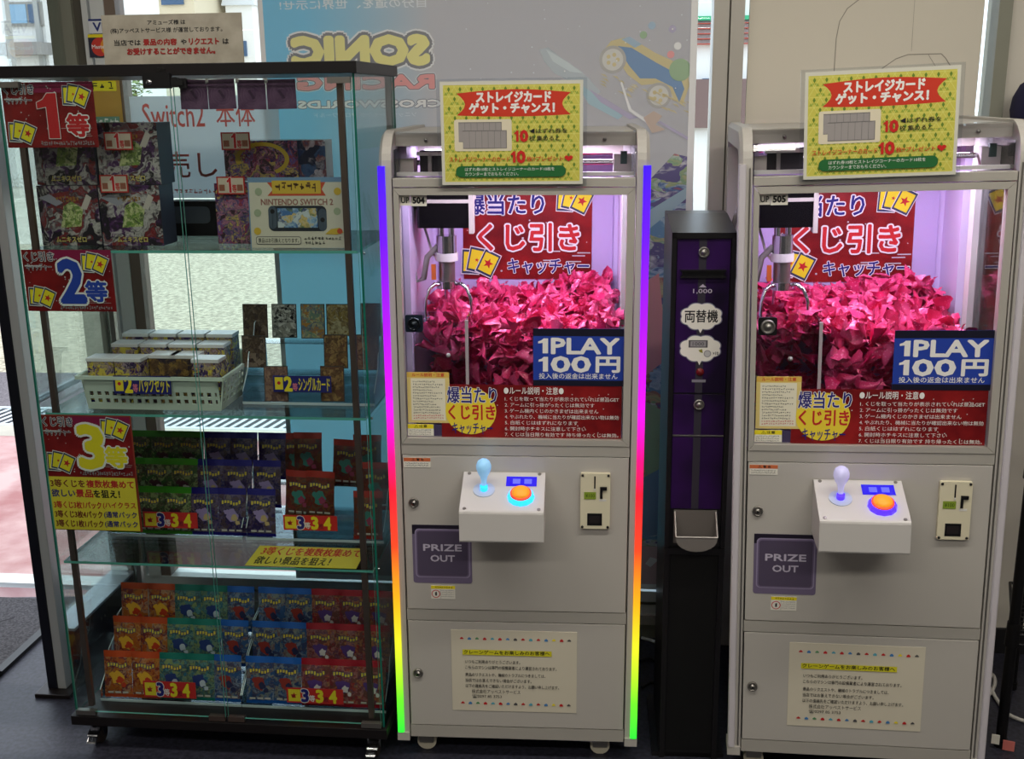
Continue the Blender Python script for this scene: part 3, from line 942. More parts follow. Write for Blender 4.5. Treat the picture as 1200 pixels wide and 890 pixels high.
def claw_machine(fr, tilt, dz, unit, lit, claw_px, prect, label):
    root = empty('claw_machine', label, 'claw machine', fr, 1.545 * sin(tilt), 0, dz, 0, -tilt)
    P = root
    H1, H2, H3 = 0.785, 1.3635, 1.383
    # carcase below the window, with the rails between the doors
    b = MB()
    b.box(-PHW, PHW, 0.008, 0.54, 0.062, H1, PAINT)
    b.box(-PHW + .001, PHW - .001, 0.006, 0.008, 0.065, H1 - .002, GAP)
    for z0, z1 in ((0.060, 0.0905), (0.3675, 0.3935), (0.7735, 0.797)):
        b.box(-PHW + 0.0015, PHW - 0.0015, -0.001, 0.03, z0, z1, ALU)
    b.build('cabinet', P)
    # doors
    b = MB(); b.box(-0.2525, 0.2525, -0.001, 0.0055, 0.0925, 0.365, PAINT); d1 = b.build('service_door', P, 0.001)
    b = MB(); b.box(-0.2525, 0.2525, -0.001, 0.0055, 0.3955, 0.7715, PAINT); d2 = b.build('control_door', P, 0.001)
    def lock(x, z, par):
        b = MB(); b.lathe([(0.0115, 0), (0.0115, 0.004), (0.0095, 0.006), (0.0095, 0.003), (0.005, 0.003), (0.005, 0.007), (0.0, 0.0075)], (x, -0.001, z), STEEL, 'y'); b.lathe([(0.0022, 0.0), (0.0022, 0.0079)], (x, -0.001, z), BLACK, 'y', 8)
        b.build('lock', par)
    lock(-0.232, 0.230, d1); lock(-0.230, 0.659, d2)
    # side frames: front post bending over into the roof rail
    for sgn in (-1, 1):
        xo, xi = sgn * 0.283, sgn * (PHW + 0.001)
        path = [(0.0, 0.055)] + [(0.075 - 0.075 * cos(a), 1.405 + 0.075 * sin(a)) for a in [pi / 2 * k / 8 for k in range(9)]] + [(0.53, 1.48), (0.545, 1.47), (0.545, 0.055)]
        inn = [(0.045, 0.055)] + [(0.075 - 0.03 * cos(a), 1.405 + 0.03 * sin(a)) for a in [pi / 2 * k / 8 for k in range(9)]] + [(0.50, 1.435), (0.515, 1.42), (0.515, 0.055)]
        b = MB()
        n = len(path)
        cx = xo - sgn * 0.007
        prof = []
        for (po, pi_) in zip(path, inn):
            prof.append([(xi, *po), (cx, *po), (xo, po[0] + (pi_[0] - po[0]) * 0.2, po[1] + (pi_[1] - po[1]) * 0.2), (xo, *pi_), (xi, *pi_)])
        vs = [q for p in prof for q in p]
        fs = [(i * 5 + k, i * 5 + (k + 1) % 5, (i + 1) * 5 + (k + 1) % 5, (i + 1) * 5 + k) for i in range(n - 1) for k in range(5)]
        b.add(vs, fs, PAINT)
        b.add(vs[:5], [(0, 1, 2, 3, 4)], PAINT); b.add(vs[-5:], [(4, 3, 2, 1, 0)], PAINT)
        b.box(min(xo, xi) - (0.003 if sgn < 0 else 0), max(xo, xi) + (0.003 if sgn > 0 else 0), -0.004, 0.05, 0.050, 0.071, PAINT)
        po = b.build('side_post', P)
        b = MB()
        x0, x1 = sorted((sgn * 0.2855, sgn * 0.2695))
        b.rbox(x0, x1, -0.006, 0.010, 0.072, 1.408, 0.005, LED if lit else LEDOFF, 'z')
        b.build('led_tube', po)
        if not lit:
            b = MB(); b.box(sgn * 0.262 - 0.0015, sgn * 0.262 + 0.0015, -0.002, 0.0, 0.075, 1.40, STEEL); b.build('trim_line', po)
    # roof, head cover and head rail
    b = MB(); b.box(-PHW, PHW, 0.085, 0.545, 1.462, 1.474, PAINT); b.box(-PHW, PHW, 0.062, 0.095, 1.446, 1.4735, GANTRY)
    for x in (-0.19, 0.19): b.lathe([(0.004, 0), (0.004, 0.003), (0, 0.0035)], (x, 0.062, 1.459), STEEL, 'y', 10)
    b.build('roof_panel', P)
    b = MB()
    pth = [(0.006, 1.381)] + [(0.075 - 0.069 * cos(a), 1.407 + 0.069 * sin(a)) for a in [pi / 2 * k / 8 for k in range(9)]]
    vs = [(x, y, z) for (y, z) in pth for x in (-PHW, PHW)]
    b.add(vs, [(2 * i, 2 * i + 1, 2 * i + 3, 2 * i + 2) for i in range(len(pth) - 1)], ACRYL)
    b.build('head_cover', P)
    b = MB(); b.box(-PHW + .0015, PHW - .0015, -0.001, 0.03, H2 + .001, H3, ALU); b.build('head_rail', P, 0.001)
    # window door
    b = MB()
    xl, xr, zb, zt = -0.242, 0.2375, 0.812, 1.348
    X0, X1, Z0, Z1 = -PHW + 0.0025, PHW - 0.0025, 0.7985, 1.3625
    for quad in (((X0, Z0), (X1, Z0), (xr, zb), (xl, zb)), ((X1, Z0), (X1, Z1), (xr, zt), (xr, zb)), ((X1, Z1), (X0, Z1), (xl, zt), (xr, zt)), ((X0, Z1), (X0, Z0), (xl, zb), (xl, zt))):
        g = Vector((sum(q[0] for q in quad) / 4, 0, sum(q[1] for q in quad) / 4))
        q2 = [(q[0] + (g.x - q[0]) * 0.002, q[1] + (g.z - q[1]) * 0.002) for q in quad]
        b.prism(q2, -0.003, 0.022, ALU, 'y')
    wf = b.build('window_frame', P)
    b = MB(); b.box(xl, xr, 0.012, 0.016, zb, zt, WPANE, skip=('top', 'bottom', 'left', 'right')); b.build('window_pane', wf)
    # interior shell
    b = MB()
    b.box(-0.252, 0.252, 0.03, 0.52, H1 + .0005, H1 + 0.006, LAV)
    b.box(-0.252, 0.252, 0.505, 0.53, H1 + .006, 1.446, LAV)
    b.box(-0.225, 0.225, 0.500, 0.505, 0.83, 1.40, mat('lavender_inset', (196, 176, 222), 0.45))
    b.build('back_wall', P)
    for sgn in (-1, 1):
        b = MB()
        x0, x1 = sorted((sgn * 0.2545, sgn * 0.238))
        b.box(x0, x1, 0.34 if sgn > 0 else 0.10, 0.505, H1 + .006, 1.445, LAV)
        if sgn > 0: b.box(x0, x1, 0.235, 0.275, H1 + .006, 1.445, WHITE)
        b.build('side_wall', P)
        b = MB(); x0, x1 = sorted((sgn * 0.2545, sgn * 0.2515)); b.box(x0, x1, 0.03, 0.235 if sgn > 0 else 0.10, H1 + .006, 1.44, ACRYL, skip=('top', 'bottom', 'front', 'back')); b.build('side_pane', P)
    # gantry in the head
    b = MB()
    b.cyl((-0.25, 0.14, 1.407), (0.25, 0.14, 1.407), 0.006, CHROME); b.cyl((-0.25, 0.40, 1.415), (0.25, 0.40, 1.415), 0.006, CHROME)
    b.box(-0.252, 0.252, 0.045, 0.06, 1.384, 1.392, WHITE)
    b.box(-0.252, 0.252, 0.27, 0.285, 1.42, 1.44, GANTRY)
    b.box(0.212, 0.25, 0.11, 0.17, 1.384, 1.425, CREAMW); b.box(0.226, 0.240, 0.105, 0.12, 1.405, 1.432, mat('belt_green', (70, 92, 88), 0.5))
    b.box(-0.252, -0.222, 0.09, 0.15, 1.386, 1.418, GANTRY)
    b.build('gantry_rail', P)
    cx = claw_px
    b = MB()
    b.box(cx - 0.045, cx + 0.03, 0.11, 0.21, 1.384, 1.434, BLACK); b.box(cx - 0.05, cx + 0.035, 0.10, 0.108, 1.424, 1.432, WHITE)
    b.box(cx - 0.026, cx - 0.018, 0.10, 0.11, 1.384, 1.428, STEEL)
    car = b.build('gantry_carriage', P)
    # the claw hanging from the carriage
    cy = 0.19
    b = MB()
    b.rbox(cx - 0.06, cx + 0.062, cy - 0.05, cy + 0.06, 1.262, 1.365, 0.006, mat('housing_black', (30, 28, 30), 0.12, metal=0.6), 'z')
    b.box(cx - 0.062, cx + 0.064, cy - 0.053, cy + 0.062, 1.318, 1.326, GANTRY); b.box(cx + 0.058, cx + 0.068, cy - 0.056, cy - 0.02, 1.25, 1.37, GANTRY)
    b.build('claw_housing', P)
    b = MB()
    for dx in (-0.012, 0.012):
        b.cyl((cx + dx, cy, 1.262), (cx + dx, cy, 1.235), 0.007, CHROME)
    b.cyl((cx, cy, 1.24), (cx, cy, 1.20), 0.023, CHROME); b.cyl((cx, cy, 1.20), (cx, cy, 1.182), 0.026, WHITE); b.cyl((cx, cy, 1.182), (cx, cy, 1.135), 0.019, STEEL)
    b.cyl((cx, cy, 1.135), (cx, cy, 1.118), 0.024, CHROME)
    b.box(cx - 0.034, cx - 0.024, cy - 0.02, cy - 0.01, 1.14, 1.175, mat('solenoid_orange', (214, 110, 50), 0.4))
    ch = b.build('claw_motor', P)
    for k in range(3):
        a = radians(-20 + 120 * k)
        dx, dy = cos(a), sin(a)
        def q(r_, z): return (cx + dx * r_, cy + dy * r_, z)
        b = MB()
        b.tube([q(0.018, 1.128), q(0.035, 1.130), q(0.05, 1.12), q(0.060, 1.095), q(0.062, 1.07), q(0.058, 1.05)], [0.005, 0.005, 0.0045, 0.004, 0.004, 0.004], CHROME, 8)
        b.tube([q(0.058, 1.055), q(0.054, 1.035), q(0.048, 1.018)], [0.008, 0.010, 0.005], CHROME, 8)
        b.build('claw_arm', ch)
    b = MB()
    CG = mat('cable_grey', (132, 126, 122), 0.5)
    b.tube([(cx - 0.03, cy + .02, 1.365), (cx - 0.075, cy, 1.30), (cx - 0.085, cy, 1.20), (cx - 0.075, cy, 1.13), (cx - 0.055, cy, 1.14), (cx - 0.045, cy, 1.19), (cx - 0.02, cy, 1.215)], 0.007, CG, 10)
    b.tube([(cx - 0.052, cy, 1.365), (cx - 0.052, cy + .01, 1.26), (cx - 0.035, cy + .01, 1.20), (cx - 0.02, cy, 1.18)], 0.003, mat('cable_pale', (206, 198, 190), 0.5), 8)
    b.tube([(cx - 0.075, cy + .08, 1.365), (cx - 0.105, cy + .08, 1.25), (cx - 0.11, cy + .08, 1.16), (cx - 0.095, cy + .08, 1.13), (cx - 0.085, cy + .08, 1.20), (cx - 0.075, cy + .08, 1.36)], 0.006, CG, 10)
    b.build('claw_cable', ch)
    # UP and number plates behind the glass
    s = Sheet(0.022, 0.022, PAPER); s.text('UP', 0.12, 0.25, 0.9, 0.78, INK, 0.03); sub(s, 'letter_plate', P, -0.2415, 0.0095, 1.325)
    s = Sheet(0.034, 0.024, PAPER); s.text(unit, 0.14, 0.24, 0.86, 0.78, INK, 0.05); sub(s, 'number_plate', P, -0.2185, 0.0092, 1.324)
    # clear chute box inside the front
    b = MB()
    for (x0, x1, y0, y1) in ((-0.108, -0.104, 0.03, 0.12), (-0.236, -0.104, 0.116, 0.120)):
        b.box(x0, x1, y0, y1, H1 + 0.006, 1.075, ACRYL)
    b.box(-0.1095, -0.1025, 0.026, 0.030, H1 + .006, 1.075, mat('acrylic_edge', (226, 206, 214), 0.2))
    b.lathe([(0.005, 0), (0.005, 0.004), (0, 0.005)], (-0.158, 0.116, 0.975), WHITE, 'y', 12)
    b.build('prize_chute', P)
    # window lock
    b = MB(); b.rbox(-0.2375, -0.199, 0.004, 0.0115, 1.052, 1.090, 0.004, mat('lock_plate', (34, 46, 62), 0.3, metal=0.4) if lit else BLACK)
    b.lathe([(0.015, 0), (0.015, 0.006), (0.011, 0.008), (0.011, 0.005), (0.006, 0.005), (0.006, 0.01), (0, 0.01)], (-0.218, 0.004, 1.071), STEEL if not lit else mat('lock_dark', (60, 66, 74), 0.2, metal=0.9), 'y')
    b.build('window_lock', wf)
    # stickers on the window
    s = Sheet(0.1965, 0.128, mat('price_blue', (38, 66, 166), 0.4))
    s.rect(0, 0.87, 1, 1, mat('price_navy', (20, 20, 40), 0.4)); s.rect(0, 0, 1, 0.10, mat('price_navy'))
    one(s, 0.055, 0.57, 0.165, 0.83, TWHITE); s.text('PLAY', 0.205, 0.57, 0.945, 0.83, TWHITE, 0.04)
    one(s, 0.06, 0.25, 0.165, 0.51, TWHITE); s.text('00', 0.205, 0.25, 0.63, 0.51, TWHITE, 0.045); s.text('円', 0.70, 0.25, 0.955, 0.51, TWHITE, 0.045)
    s.text('投入後の返金は出来ません', 0.065, 0.125, 0.935, 0.225, TWHITE, 0.012)
    sub(s, 'price_sticker', P, 0.0405, 0.0085, 0.933)
    s = Sheet(0.398, 0.121, PREDD)
    rng = random.Random(4)
    for k in range(20): s.disc(rng.uniform(0.01, 0.99), rng.uniform(0.03, 0.97), 0.0012, mat('poster_gold'))
    s.disc(0.165, 0.5, 0.0565, mat('sun_yellow', (240, 214, 60), 0.45), 0.0535)
    s.text('爆当たり', 0.035, 0.655, 0.31, 0.96, NAVY, 0.02, ((TWHITE, 0.06),))
    s.text('くじ引き', 0.04, 0.34, 0.30, 0.62, RED, 0.03)
    s.text('キャッチャー', 0.06, 0.06, 0.285, 0.28, NAVY, 0.02)
    s.text('●ルール説明・注意●', 0.35, 0.83, 0.68, 0.97, TWHITE, 0.015)
    for k, ln in enumerate(RULES):
        u1 = 0.40 + 0.0225 * len(ln)
        s.text(ln, 0.355, 0.705 - 0.113 * k, min(u1, 0.985), 0.785 - 0.113 * k, TWHITE, 0.006)
    sub(s, 'rules_banner', P, -0.1635, 0.0092, 0.8125)
    s = Sheet(0.094, 0.116, mat('notice_yellow', (226, 204, 130), 0.5))
    s.rect(0.0, 0.9, 1, 1, mat('notice_gold', (222, 184, 84), 0.5)); s.text('ルール説明・注意', 0.12, 0.915, 0.88, 0.985, RED, 0.02)
    s.rect(0.09, 0.05, 0.9, 0.88, mat('notice_paper', (236, 230, 206), 0.5))
    rng = random.Random(8)
    for k in range(12):
        s.scribble(0.13, 0.80 - 0.056 * k, rng.uniform(0.6, 0.86), 0.835 - 0.056 * k, INK, 14, rng)
    for k in range(2): s.scribble(0.13, 0.13 - 0.05 * k, 0.86, 0.165 - 0.05 * k, RED, 14, rng)
    sub(s, 'notice_sticker', P, -0.2385, 0.0088, 0.845)
    s = Sheet(0.058, 0.027, PAPER); s.rect(0, 0.62, 1, 1, YEL); s.text('⚠注意', 0.25, 0.68, 0.75, 0.94, INK, 0.02)
    for k in range(3): s.scribble(0.05, 0.42 - 0.18 * k, 0.9, 0.54 - 0.18 * k, INK, 14, rng)
    sub(s, 'caution_sticker', P, -0.240, 0.0088, 0.8145)
    s = Sheet(0.022, 0.026, SHADE); sub(s, 'film_patch', P, -0.1815, 0.0096, 0.8145)
    # poster on the back wall
    pxa, pxb, pza, pzb = boxat(fr, *prect, 0.498)
    sub(kuji_back(pxb - pxa, pzb - pza), 'wall_poster', P, pxa - 0.0055 * (1 if lit else -1), 0.498, pza)
    # stickers, prize window, box and coin slot on the control door
    s = Sheet(0.060, 0.0225, PAPER); s.rect(0, 0.62, 1, 1, mat('caution_orange', (206, 108, 64), 0.5)); s.text('⚠ 警 告', 0.3, 0.66, 0.75, 0.96, INK, 0.02)
    for k in range(2): s.scribble(0.05, 0.34 - 0.22 * k, 0.92, 0.5 - 0.22 * k, INK, 16, rng)
    sub(s, 'caution_sticker', d2, -0.2495, -0.0022, 0.7435)
    b = MB()
    PW = mat('prize_window', (86, 76, 98), 0.2)
    PW2 = mat('prize_window_pale', (116, 104, 132), 0.25)
    b.prism(rrect(-0.236, -0.1, 0.462, 0.6055, 0.006), -0.0019, -0.001, PW2)
    b.box(-0.236, -0.1, -0.0021, -0.0019, 0.583, 0.6055, mat('prize_recess', (34, 28, 44), 0.4))
    b.prism(rrect(-0.230, -0.104, 0.476, 0.596, 0.009), -0.0026, -0.0021, mat('prize_line', (150, 138, 168), 0.4))
    b.prism(rrect(-0.2275, -0.1065, 0.4785, 0.5935, 0.008), -0.0030, -0.0026, PW2)
    b.prism(rrect(-0.2245, -0.1095, 0.4815, 0.5905, 0.006), -0.0034, -0.0030, PW)
    ps = Sheet(0.115, 0.11, PW, 0.0003)
    ps.v, ps.f, ps.mi, ps.ms, ps.sm = [], [], [], [], []
    pz = mat('prize_letter', (196, 188, 206), 0.5)
    ps.text('PRIZE', 0.12, 0.56, 0.88, 0.70, pz, 0.03); ps.text('OUT', 0.26, 0.32, 0.74, 0.46, pz, 0.03)
    o0 = len(b.v); 
    for f, mi in zip(ps.f, ps.mi): b.f.append([i + o0 for i in f]); b.mi.append(b.m(ps.ms[mi])); b.sm.append(False)
    b.v.extend([(x - 0.2245, y - 0.0035, z + 0.4815) for x, y, z in ps.v])
    pf = b.build('prize_flap', d2)
    s = Sheet(0.056, 0.033, PAPER); s.rect(0, 0.76, 1, 1, YEL); s.scribble(0.15, 0.8, 0.9, 0.95, INK, 8, rng)
    s.disc(0.2, 0.38, 0.010, RED); s.disc(0.2, 0.38, 0.0082, PAPER); s.shape([(0.17, 0.25), (0.24, 0.25), (0.24, 0.55), (0.17, 0.5)], INK)
    for k in range(4): s.scribble(0.42, 0.6 - 0.15 * k, 0.95, 0.68 - 0.15 * k, DGREY, 10, rng)
    s.rect(0.385, 0.02, 0.395, 0.75, DGREY)
    sub(s, 'caution_sticker', d2, -0.196, -0.0022, 0.4225)
    # control box
    bx0, bx1, pj = -0.114, 0.068, 0.125
    zb_, zf, zk = 0.615, 0.688, 0.737
    b = MB()
    b.prism([(-0.001, zb_), (-pj, zb_ + 0.001), (-pj, zf), (-0.001, zk)], bx0, bx1, CREAMW, 'x')
    cb = b.build('control_box', P, 0.005)
    tn = Vector((0, -(zk - zf), pj)).normalized()
    def top(u, t, h=0.0):
        """point on the sloped lid: u across, t from front (0) to door (1), h above it"""
        p = Vector((bx0 + (bx1 - bx0) * u, -pj + (pj - .001) * t, zf + (zk - zf) * t))
        return p + Vector((0, -(zk - zf), pj)).normalized() * h
    for u, t in ((0.06, 0.07), (0.94, 0.07), (0.07, 0.93), (0.93, 0.93)):
        b = MB(); b.cyl(top(u, t, 0), top(u, t, 0.0012), 0.004, STEEL, seg=12); b.build('screw', cb)
    b = MB()
    p, q, r_, w_ = top(0.53, 0.62, 0.0008), top(0.90, 0.62, 0.0008), top(0.90, 0.86, 0.0008), top(0.53, 0.86, 0.0008)
    b.add([tuple(p), tuple(q), tuple(r_), tuple(w_)], [(0, 1, 2, 3)], mat('display_blue', (30, 20, 190), 0.2, emit=0.55, ecol=(40, 20, 230)))
    for u in (0.66, 0.80):
        p, q, r_, w_ = top(u - .05, 0.68, 0.001), top(u + .04, 0.68, 0.001), top(u + .04, 0.80, 0.001), top(u - .05, 0.80, 0.001)
        b.add([tuple(p), tuple(q), tuple(r_), tuple(w_)], [(0, 1, 2, 3)], mat('display_digit', (90, 100, 230), 0.2, emit=0.4, ecol=(110, 110, 240)))
    b.build('display', cb)
    lc = (40, 170, 255) if lit else (70, 40, 255)
    bulb = mat('joystick_ball_a' if lit else 'joystick_ball_b', (150, 205, 245) if lit else (196, 192, 232), 0.12, emit=0.35, spec=0.7)
    glow = mat('joystick_glow_a' if lit else 'joystick_glow_b', lc, 0.3, emit=1.6, ecol=lc)
    # joystick
    b = MB()
    b.cyl(top(0.27, 0.52, 0), top(0.27, 0.52, 0.002), 0.024, mat('joystick_disc', (196, 206, 226), 0.15), seg=24)
    b.cyl(top(0.27, 0.52, 0.0), top(0.27, 0.52, 0.012), 0.0085, glow, seg=16)
    js = b.build('joystick_base', cb)
    c = top(0.27, 0.52, 0.0)
    b = MB()
    b.lathe([(0.006, 0.012), (0.0065, 0.024), (0.008, 0.031), (0.013, 0.040), (0.0165, 0.050), (0.0165, 0.058), (0.013, 0.067), (0.006, 0.072), (0.0, 0.073)], (c.x, c.y, c.z), bulb, 'z', 20)
    b.cyl((c.x, c.y, c.z + 0.012), (c.x, c.y, c.z + 0.030), 0.0045, glow, seg=10)
    b.cyl((c.x, c.y, c.z + 0.030), (c.x, c.y, c.z + 0.050), 0.003, mat('filament' + unit, (120, 200, 255) if lit else (170, 160, 240), 0.4, emit=0.5), seg=8)
    b.build('joystick_ball', cb)
    # push button with a lit ring
    b = MB()
    M0 = Matrix.Translation(top(0.72, 0.36, 0)) @ tn.to_track_quat('Z', 'Y').to_matrix().to_4x4()
    ring = mat('button_ring_a' if lit else 'button_ring_b', lc, 0.3, emit=1.7, ecol=lc)
    st_ = len(b.v)
    b.lathe([(0.030, 0), (0.029, 0.005), (0.0265, 0.010), (0.022, 0.011)], (0, 0, 0), ring, 'z', 12, False)
    b.lathe([(0.0235, 0.0105), (0.0235, 0.0135), (0.021, 0.0148), (0.0195, 0.0148)], (0, 0, 0), mat('button_red', (250, 90, 60), 0.4, emit=0.35), 'z', 24)
    b.lathe([(0.0195, 0.0146), (0.0185, 0.018), (0.013, 0.021), (0.006, 0.0225), (0, 0.0228)], (0, 0, 0), mat('button_orange', (248, 160, 40), 0.35, emit=0.35), 'z', 24)
    b.xf(M0, st_)
    ps = MB()
    b.build('push_button', cb)
    # coin slot plate
    b = MB(); b.rbox(0.1465, 0.2125, -0.010, -0.001, 0.606, 0.737, 0.003, CREAM); cm = b.build('coin_plate', P, 0.001)
    b = MB(); b.box(0.1765, 0.1795, -0.0108, -0.0098, 0.702, 0.731, BLACK); b.box(0.1765, 0.1795, -0.013, -0.0098, 0.698, 0.702, WHITE); b.build('coin_slot', cm)
    b = MB(); b.box(0.190, 0.1955, -0.0125, -0.0098, 0.679, 0.706, BLACK); b.box(0.190, 0.205, -0.014, -0.0098, 0.699, 0.7065, BLACK); b.box(0.188, 0.204, -0.0105, -0.0098, 0.672, 0.677, WHITE); b.build('return_lever', cm)
    s = Sheet(0.0265, 0.0165, mat('lcd_green', (136, 158, 52), 0.4)); s.text('¥100', 0.12, 0.25, 0.88, 0.78, mat('lcd_ink', (70, 92, 24), 0.5), 0.01); sub(s, 'coin_display', cm, 0.1545, -0.0112, 0.677)
    b = MB(); b.box(0.162, 0.195, -0.0106, -0.0099, 0.614, 0.643, BLACK); b.box(0.1665, 0.190, -0.0112, -0.0106, 0.620, 0.637, mat('coin_cup', (38, 32, 34), 0.4)); b.build('coin_return', cm)
    for x in (0.151, 0.208):
        for z in (0.6105, 0.7325):
            b = MB(); b.lathe([(0.003, 0), (0.003, 0.0015), (0, 0.002)], (x, -0.010, z), BLACK, 'y', 8); b.build('screw', cm)
    # paper notice on the service door
    s = Sheet(0.294, 0.210, mat('notice_sheet', (214, 206, 186), 0.55))
    rng = random.Random(21)
    cols = [RED, mat('trim_blue', (70, 130, 190), 0.5), mat('trim_green', (90, 150, 100), 0.5), RED, mat('trim_teal', (90, 170, 190), 0.5), RED, mat('trim_blue'), DGREY, RED, mat('trim_teal'), RED, mat('trim_blue'), YEL, RED, DGREY]
    for v in (0.90, 0.10):
        for k in range(15):
            u = 0.085 + 0.061 * k
            hh = (0.012, 0.018)[k % 4 in (1, 3)]
            s.shape([(u - 0.014, v - hh), (u + 0.014, v - hh), (u + 0.014, v), (u, v + 0.016), (u - 0.014, v)], cols[k])
    s.rect(0.09, 0.70, 0.80, 0.765, mat('marker_yellow', (214, 206, 40), 0.55))
    s.text('クレーンゲームをお楽しみのお客様へ', 0.10, 0.712, 0.785, 0.76, INK, 0.025)
    for k, (ln, u1) in enumerate((('いつもご利用ありがとうございます。', 0.55), ('こちらのマシンは専門の設備業者により運営されております。', 0.84))):
        s.text(ln, 0.11, 0.595 - 0.07 * k, u1, 0.64 - 0.07 * k, INK, 0.008)
    for k, (ln, u1) in enumerate((('景品のリクエストや、機械のトラブルにつきましては、', 0.75), ('当店ではお答えできない場合がございます。', 0.64), ('以下の連絡先をご確認いただけますよう、お願い申し上げます。', 0.86))):
        s.text(ln, 0.11, 0.435 - 0.07 * k, u1, 0.48 - 0.07 * k, INK, 0.008)
    s.text('株式会社アッベストサービス', 0.16, 0.225, 0.55, 0.275, INK, 0.004); s.text('☎0297 85 3753', 0.16, 0.165, 0.40, 0.212, INK, 0.004)
    sub(s, 'paper_notice', d1, -0.152, -0.0022, 0.1345)
    # castors
    for (x, y) in ((-0.222, 0.05), (0.20, 0.05), (-0.222, 0.48), (0.20, 0.48)):
        b = MB()
        b.box(x - 0.02, x + 0.02, y - 0.02, y + 0.02, 0.054, 0.0615, STEEL)
        b.prism([(x - 0.017, 0.022), (x + 0.017, 0.022), (x + 0.02, 0.054), (x - 0.02, 0.054)], y - 0.018, y - 0.013, STEEL)
        b.prism([(x - 0.017, 0.022), (x + 0.017, 0.022), (x + 0.02, 0.054), (x - 0.02, 0.054)], y + 0.013, y + 0.018, STEEL)
        if x > 0: b.box(x - 0.045, x - 0.01, y - 0.03, y - 0.02, 0.044, 0.049, CHROME)
        ca = b.build('castor', P)
        b = MB(); b.cyl((x, y - 0.012, 0.0235 - dz), (x, y + 0.012, 0.0235 - dz), 0.0235, mat('wheel_cream', (206, 198, 178), 0.5), seg=20); b.build('castor_wheel', ca)
    # strip lamp under the roof
    l = bpy.data.lights.new('machine_lamp', 'AREA')
    l.shape = 'RECTANGLE'; l.size = 0.42; l.size_y = 0.05; l.energy = 3.4; l.color = (0.86, 0.74, 1.0)
    lo = bpy.data.objects.new('machine_lamp', l)
    COL.objects.link(lo); lo.parent = P; lo.location = (0, 0.20, 1.444); lo.rotation_euler = (0, 0, 0)
    front_fill = l.copy(); front_fill.size_y = 0.02; front_fill.energy = 1.6  # second lamp, added behind the head rail to brighten the front tickets
    lo = bpy.data.objects.new('machine_lamp', front_fill)
    COL.objects.link(lo); lo.parent = P; lo.location = (0, 0.030, 1.358); lo.rotation_euler = (0.25, 0, 0)
    return root

m1 = claw_machine(MA, -0.0059, 0.0, '504', True, -0.166, (546, 218, 697, 327), 'claw machine with lit rainbow tubes on its posts, beside the glass display case')
m2 = claw_machine(MB_, 0.0209, 0.006, '505', False, -0.175, (905, 222, 1064, 333), 'claw machine with plain unlit posts, between the dark money changer and black rack')

# ------------------------------------------------------------------ the pink draw tickets
def slips(root, fr, where, group, heights, seed):
    r = random.Random(seed)
    M = fmat(fr)
    label = f'pink foil draw ticket in the heap inside {where}'
    def height(x, y):
        return heights(x, y)
    spots = []
    # top of the heap
    nx, ny = 10, 10
    for j in range(ny):
        for i in range(nx):
            x = -0.218 + 0.436 * (i + r.uniform(0.1, 0.9)) / nx
            y = 0.045 + 0.43 * (j + r.uniform(0.1, 0.9)) / ny
            if x < -0.085 and y < 0.145: continue
            spots.append((x, y, height(x, y) + r.uniform(-0.006, 0.006), 0))
    # against the front pane
    for j in range(5):
        for i in range(6):
            x = -0.080 + 0.13 * (i + r.uniform(0.2, 0.8)) / 6
            spots.append((x, 0.038 + r.uniform(0, .010), 0.835 + 0.055 * j + r.uniform(-.01, .01), 1))
    # against the back of the chute
    for j in range(4):
        for i in range(5):
            x = -0.222 + 0.13 * (i + r.uniform(0.2, 0.8)) / 5
            spots.append((x, 0.143 + r.uniform(0, .012), 0.87 + 0.055 * j + r.uniform(-.01, .01), 1))
    for (x, y, z, k) in spots:
        o = None
        q = r.randrange(len(SLIPS))
        if len(_slip_me) <= q or _slip_me[q] is None:
            while len(_slip_me) <= q: _slip_me.append(None)
            o = SLIPS[q].build('draw_ticket')
            _slip_me[q] = o.data
        else:
            o = bpy.data.objects.new('draw_ticket', _slip_me[q])
            COL.objects.link(o)
        o.location = M @ Vector((x, y, z))
        o.rotation_euler = (r.uniform(-1.5, 1.5) + (pi / 2 if r.random() < .5 else -pi / 2), r.uniform(-0.6, 0.6), r.uniform(0, 2 * pi))
        s_ = r.uniform(0.78, 1.0)
        o.scale = (s_, s_, s_)
        tag(o, label, 'draw ticket', group)
    # the tickets below the surface, which only show through the gaps
    b = MB()
    for k in range(900):
        x, y = r.uniform(-0.215, 0.215), r.uniform(0.05, 0.475)
        if x < -0.08 and y < 0.145: continue
        z = r.uniform(0.82, max(0.85, height(x, y) - 0.02))
        if k % 2 == 0: z = height(x, y) - r.uniform(0.008, 0.03)
        m_ = SLIPS[r.randrange(len(SLIPS))]
        st_ = len(b.v)
        b.add(list(m_.v), [list(f) for f in m_.f], FOIL)
        b.xf(Matrix.Translation((x, y, z)) @ Matrix.Rotation(r.uniform(0, 6.3), 4, 'Z') @ Matrix.Rotation(r.uniform(-2, 2), 4, 'X') @ Matrix.Scale(0.9, 4), st_)
    # dense core
    o = put(b.build('heaped_tickets'), fr, 0, 0, 0)
    tag(o, f'mass of pink foil draw tickets buried deeper in {where}', 'draw tickets', None, 'stuff')
slips(m1, MA, 'the claw machine with lit rainbow tubes', 'pink tickets in the lit claw machine', lambda x, y: 1.045 + 0.028 * (y / 0.5) + 0.03 * max(0, x + 0.05) / 0.25 * (y / 0.5) + 0.012 * sin(x * 31 + 1) * cos(y * 23), 31)
